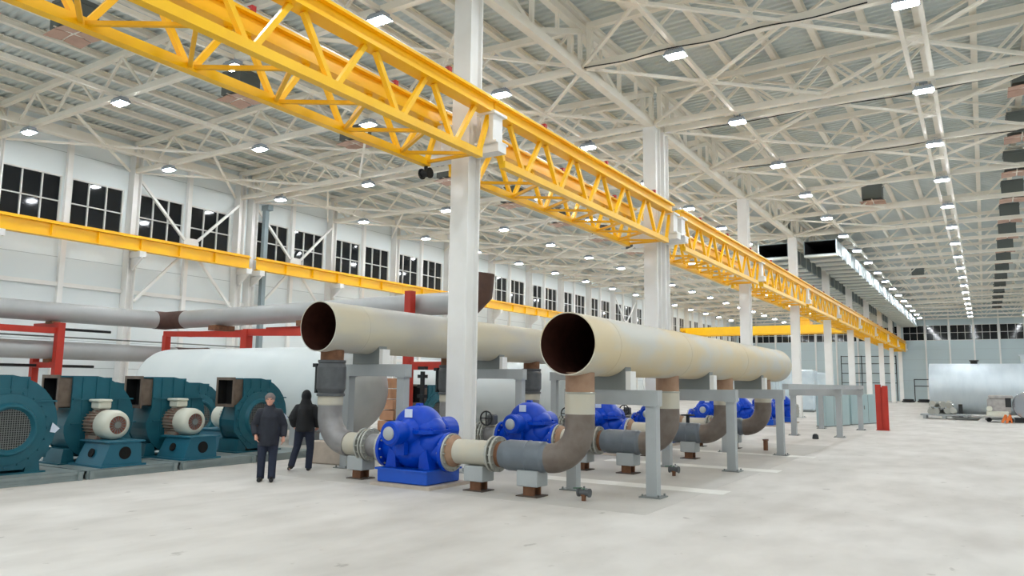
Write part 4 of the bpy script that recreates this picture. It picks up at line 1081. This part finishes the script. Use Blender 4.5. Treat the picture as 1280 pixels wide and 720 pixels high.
def person(lab, loc, rz, pose):
    """faces -y in its own frame"""
    root = thing('person', lab, 'person', loc, rz)
    J = pose
    H_ = J['head']; hx, hy, hz = H_
    b = MB()   # one continuous body
    b.ell((hx,hy,hz),(.076,.096,.115),24,16); b.ell((hx,hy-.03,hz-.06),(.056,.07,.062),20,10)
    b.ell((hx,hy-.098,hz-.012),(.014,.022,.026),12,8)
    for s in (-1,1): b.ell((hx+s*.078,hy+.005,hz-.01),(.012,.022,.033),10,8)
    b.ell((hx,hy-.082,hz+.028),(.05,.02,.012),12,6)
    b.tube([(hx,hy+.01,hz-.06),J['neck']], [.052,.06], 14)
    nx, ny, nz = J['neck']; px, py, pz = J['pelvis']
    b.tube([(nx,ny,nz+.02),(nx,ny,nz-.08),((nx+px)/2,(ny+py)/2+.0,(nz+pz)/2+.05),(px,py,pz+.12),(px,py,pz-.06)], [.08,.15,.16,.145,.15], 20, sx=1.15)
    for s, k in ((-1,'R'),(1,'L')):
        sh, el, wr = J['sh'+k], J['el'+k], J['wr'+k]
        b.tube([(nx,ny,nz-.04), sh, el, wr], [.07,.062,.044,.029], 12)
        hp, kn, an = J['hip'+k], J['kn'+k], J['an'+k]
        b.tube([(px,py,pz), hp, kn, an], [.12,.1,.062,.042], 14)
        to = J['toe'+k]; b.tube([an, (an[0],an[1],an[2]-.05), to], [.042,.045,.03], 10)
        hd = J['hand'+k]; hand(b, wr, *hd)
    bo = b.build('body', SKIN, root); remesh(bo, .008, 3)
    # jacket
    j = MB(); jz = J['jhem']
    rings = J['jrings']
    j.tube([r[0] for r in rings], [r[1] for r in rings], 26, sx=J.get('jsx',1.28))
    for s, k in ((-1,'R'),(1,'L')):
        sh, el, wr = Vector(J['sh'+k]), Vector(J['el'+k]), Vector(J['wr'+k])
        j.tube([(nx+s*.04,ny,nz-.1), sh, sh+(el-sh)*.5, el, el+(wr-el)*.55, el+(wr-el)*.97], [.1,.112,.1,.088,.078,.064], 18)
    j.tube([(nx,ny+.01,nz-.06),(nx,ny,nz+.03),(nx,ny-.005,nz+.075)], [.12,.098,.086], 20)
    if J.get('hood'):
        j.ell((hx,hy+.03,hz+.005),(.112,.125,.148),24,16); j.tube([(hx,hy+.04,hz-.08),(nx,ny+.02,nz-.02)], [.11,.14], 20)
    jo = j.build('jacket', J['jmat'], root); remesh(jo, .014, 5)
    # trousers
    tr_ = MB(); tr_.tube([(px,py,pz+.1),(px,py,pz-.05)], [.16,.165], 20, sx=1.1)
    for k in ('R','L'):
        hp, kn, an = Vector(J['hip'+k]), Vector(J['kn'+k]), Vector(J['an'+k])
        tr_.tube([(px+(hp.x-px)*.7,py,pz-.01), hp, hp+(kn-hp)*.5, kn, kn+(an-kn)*.55, an+Vector((0,0,-.035))], [.125,.118,.1,.083,.077,.074], 18)
    remesh(tr_.build('trousers', JEAN, root), .013, 5)
    for k in ('R','L'):
        an, to = Vector(J['an'+k]), Vector(J['toe'+k]); d = (to-an); d.z = 0; d.normalize()
        s_ = MB(); fl = min(an.z-.07, to.z)
        tilt = Vector((0,0,(to.z-(an.z-.055))))
        heel = an-d*.05+Vector((0,0,-.045)); mid = (an+to)/2+Vector((0,0,-.012)); 
        s_.tube([heel, an+d*.02+Vector((0,0,-.04)), mid, to, to+d*.035], [.042,.05,.046,.042,.026], 14)
        s_.tube([an+Vector((0,0,.03)), an+Vector((0,0,-.03))], [.056,.054], 14)
        remesh(s_.build('shoe', SHOE, root), .01, 3)
    for s in (-1,1):
        e = MB(); e.ell((hx+s*.03,hy-.09,hz+.008),(.012,.008,.008),10,6); e.build('eye', EYEM, root)
    e = MB(); e.ell((hx,hy-.09,hz-.058),(.024,.012,.007),12,6); e.build('mouth', LIPM, root)
    if not J.get('hood'):
        h = MB(); h.ell((hx,hy+.008,hz+.038),(.094,.112,.1),24,12,-.05,1.0); h.lathe([(.094,-.02),(.1,0),(.1,.04),(.094,.055)], (hx,hy+.006,hz+.022), (0,0,1), 26, cap=False); h.build('knit_hat', HAT, root)
        h = MB(); h.ell((hx,hy+.03,hz-.005),(.082,.085,.07),20,10,-.4,.6); h.build('hair', mat('grey_hair', srgb(90,80,74), .8), root)
    return root
P1 = dict(head=(0,-.09,1.60), neck=(0,-.015,1.44), pelvis=(0,.02,.93),
  shR=(-.165,-.01,1.33), elR=(-.275,.05,1.08), wrR=(-.235,-.1,.9), shL=(.165,-.01,1.33), elL=(.27,.06,1.08), wrL=(.285,-.03,.86),
  hipR=(-.1,.02,.88), knR=(-.11,-.02,.48), anR=(-.12,.03,.085), toeR=(-.135,-.14,.04),
  hipL=(.1,.02,.88), knL=(.1,-.04,.48), anL=(.095,-.03,.085), toeL=(.105,-.2,.04),
  handR=((.25,-.35,-.9),(.9,0,.2),(.1,-.9,0),.35), handL=((-.05,-.2,-1),(-.9,.1,0),(0,-.95,.1),.3),
  jhem=.68, jmat=JKT, jsx=1.3,
  jrings=[((0,.02,.70),.19),((0,.02,.74),.195),((0,.01,.95),.19),((0,0,1.15),.185),((0,-.005,1.28),.178),((0,-.01,1.37),.145),((0,-.012,1.46),.09)])
person('man in dark navy jacket and grey knit hat walking towards the camera', (-12.17,10.42,0), .78, P1)
P2 = dict(head=(0,-.03,1.63), neck=(0,0,1.47), pelvis=(0,.02,.95),
  shR=(-.165,0,1.36), elR=(-.29,.07,1.15), wrR=(-.26,-.08,.96), shL=(.165,0,1.36), elL=(.28,.08,1.15), wrL=(.25,-.1,.97),
  hipR=(-.1,.02,.9), knR=(-.13,-.02,.5), anR=(-.11,.0,.085), toeR=(-.12,-.17,.04),
  hipL=(.1,.02,.9), knL=(.16,-.03,.52), anL=(.25,.13,.14), toeL=(.31,-.02,.045),
  handR=((.15,-.75,-.5),(.9,.2,0),(0,-.5,.8),.4), handL=((-.15,-.75,-.5),(-.9,.2,0),(0,-.5,.8),.4),
  jhem=.86, jmat=JKTB, jsx=1.25, hood=True,
  jrings=[((0,.02,.86),.19),((0,.02,.9),.2),((0,.01,1.05),.2),((0,0,1.2),.195),((0,0,1.35),.185),((0,0,1.44),.15),((0,.01,1.5),.11)])
person('person in black hooded jacket seen from behind beside the rear riser', (-12.95,12.1,0), PI+.7, P2)

# ------------------------------------------------------------------ world and view
w = bpy.data.worlds.new('night_world'); SC.world = w; w.use_nodes = True
w.node_tree.nodes['Background'].inputs[0].default_value = (.01,.013,.02,1); w.node_tree.nodes['Background'].inputs[1].default_value = 1
SC.view_settings.view_transform = 'Standard'; SC.view_settings.look = 'None'
SC.view_settings.exposure = 0.5; SC.view_settings.gamma = 1.0; SC.view_settings.use_curve_mapping = False
SC.cycles.use_denoising = True
SC.cycles.max_bounces = 10; SC.cycles.diffuse_bounces = 6; SC.cycles.glossy_bounces = 4
SC.cycles.sample_clamp_indirect = 8
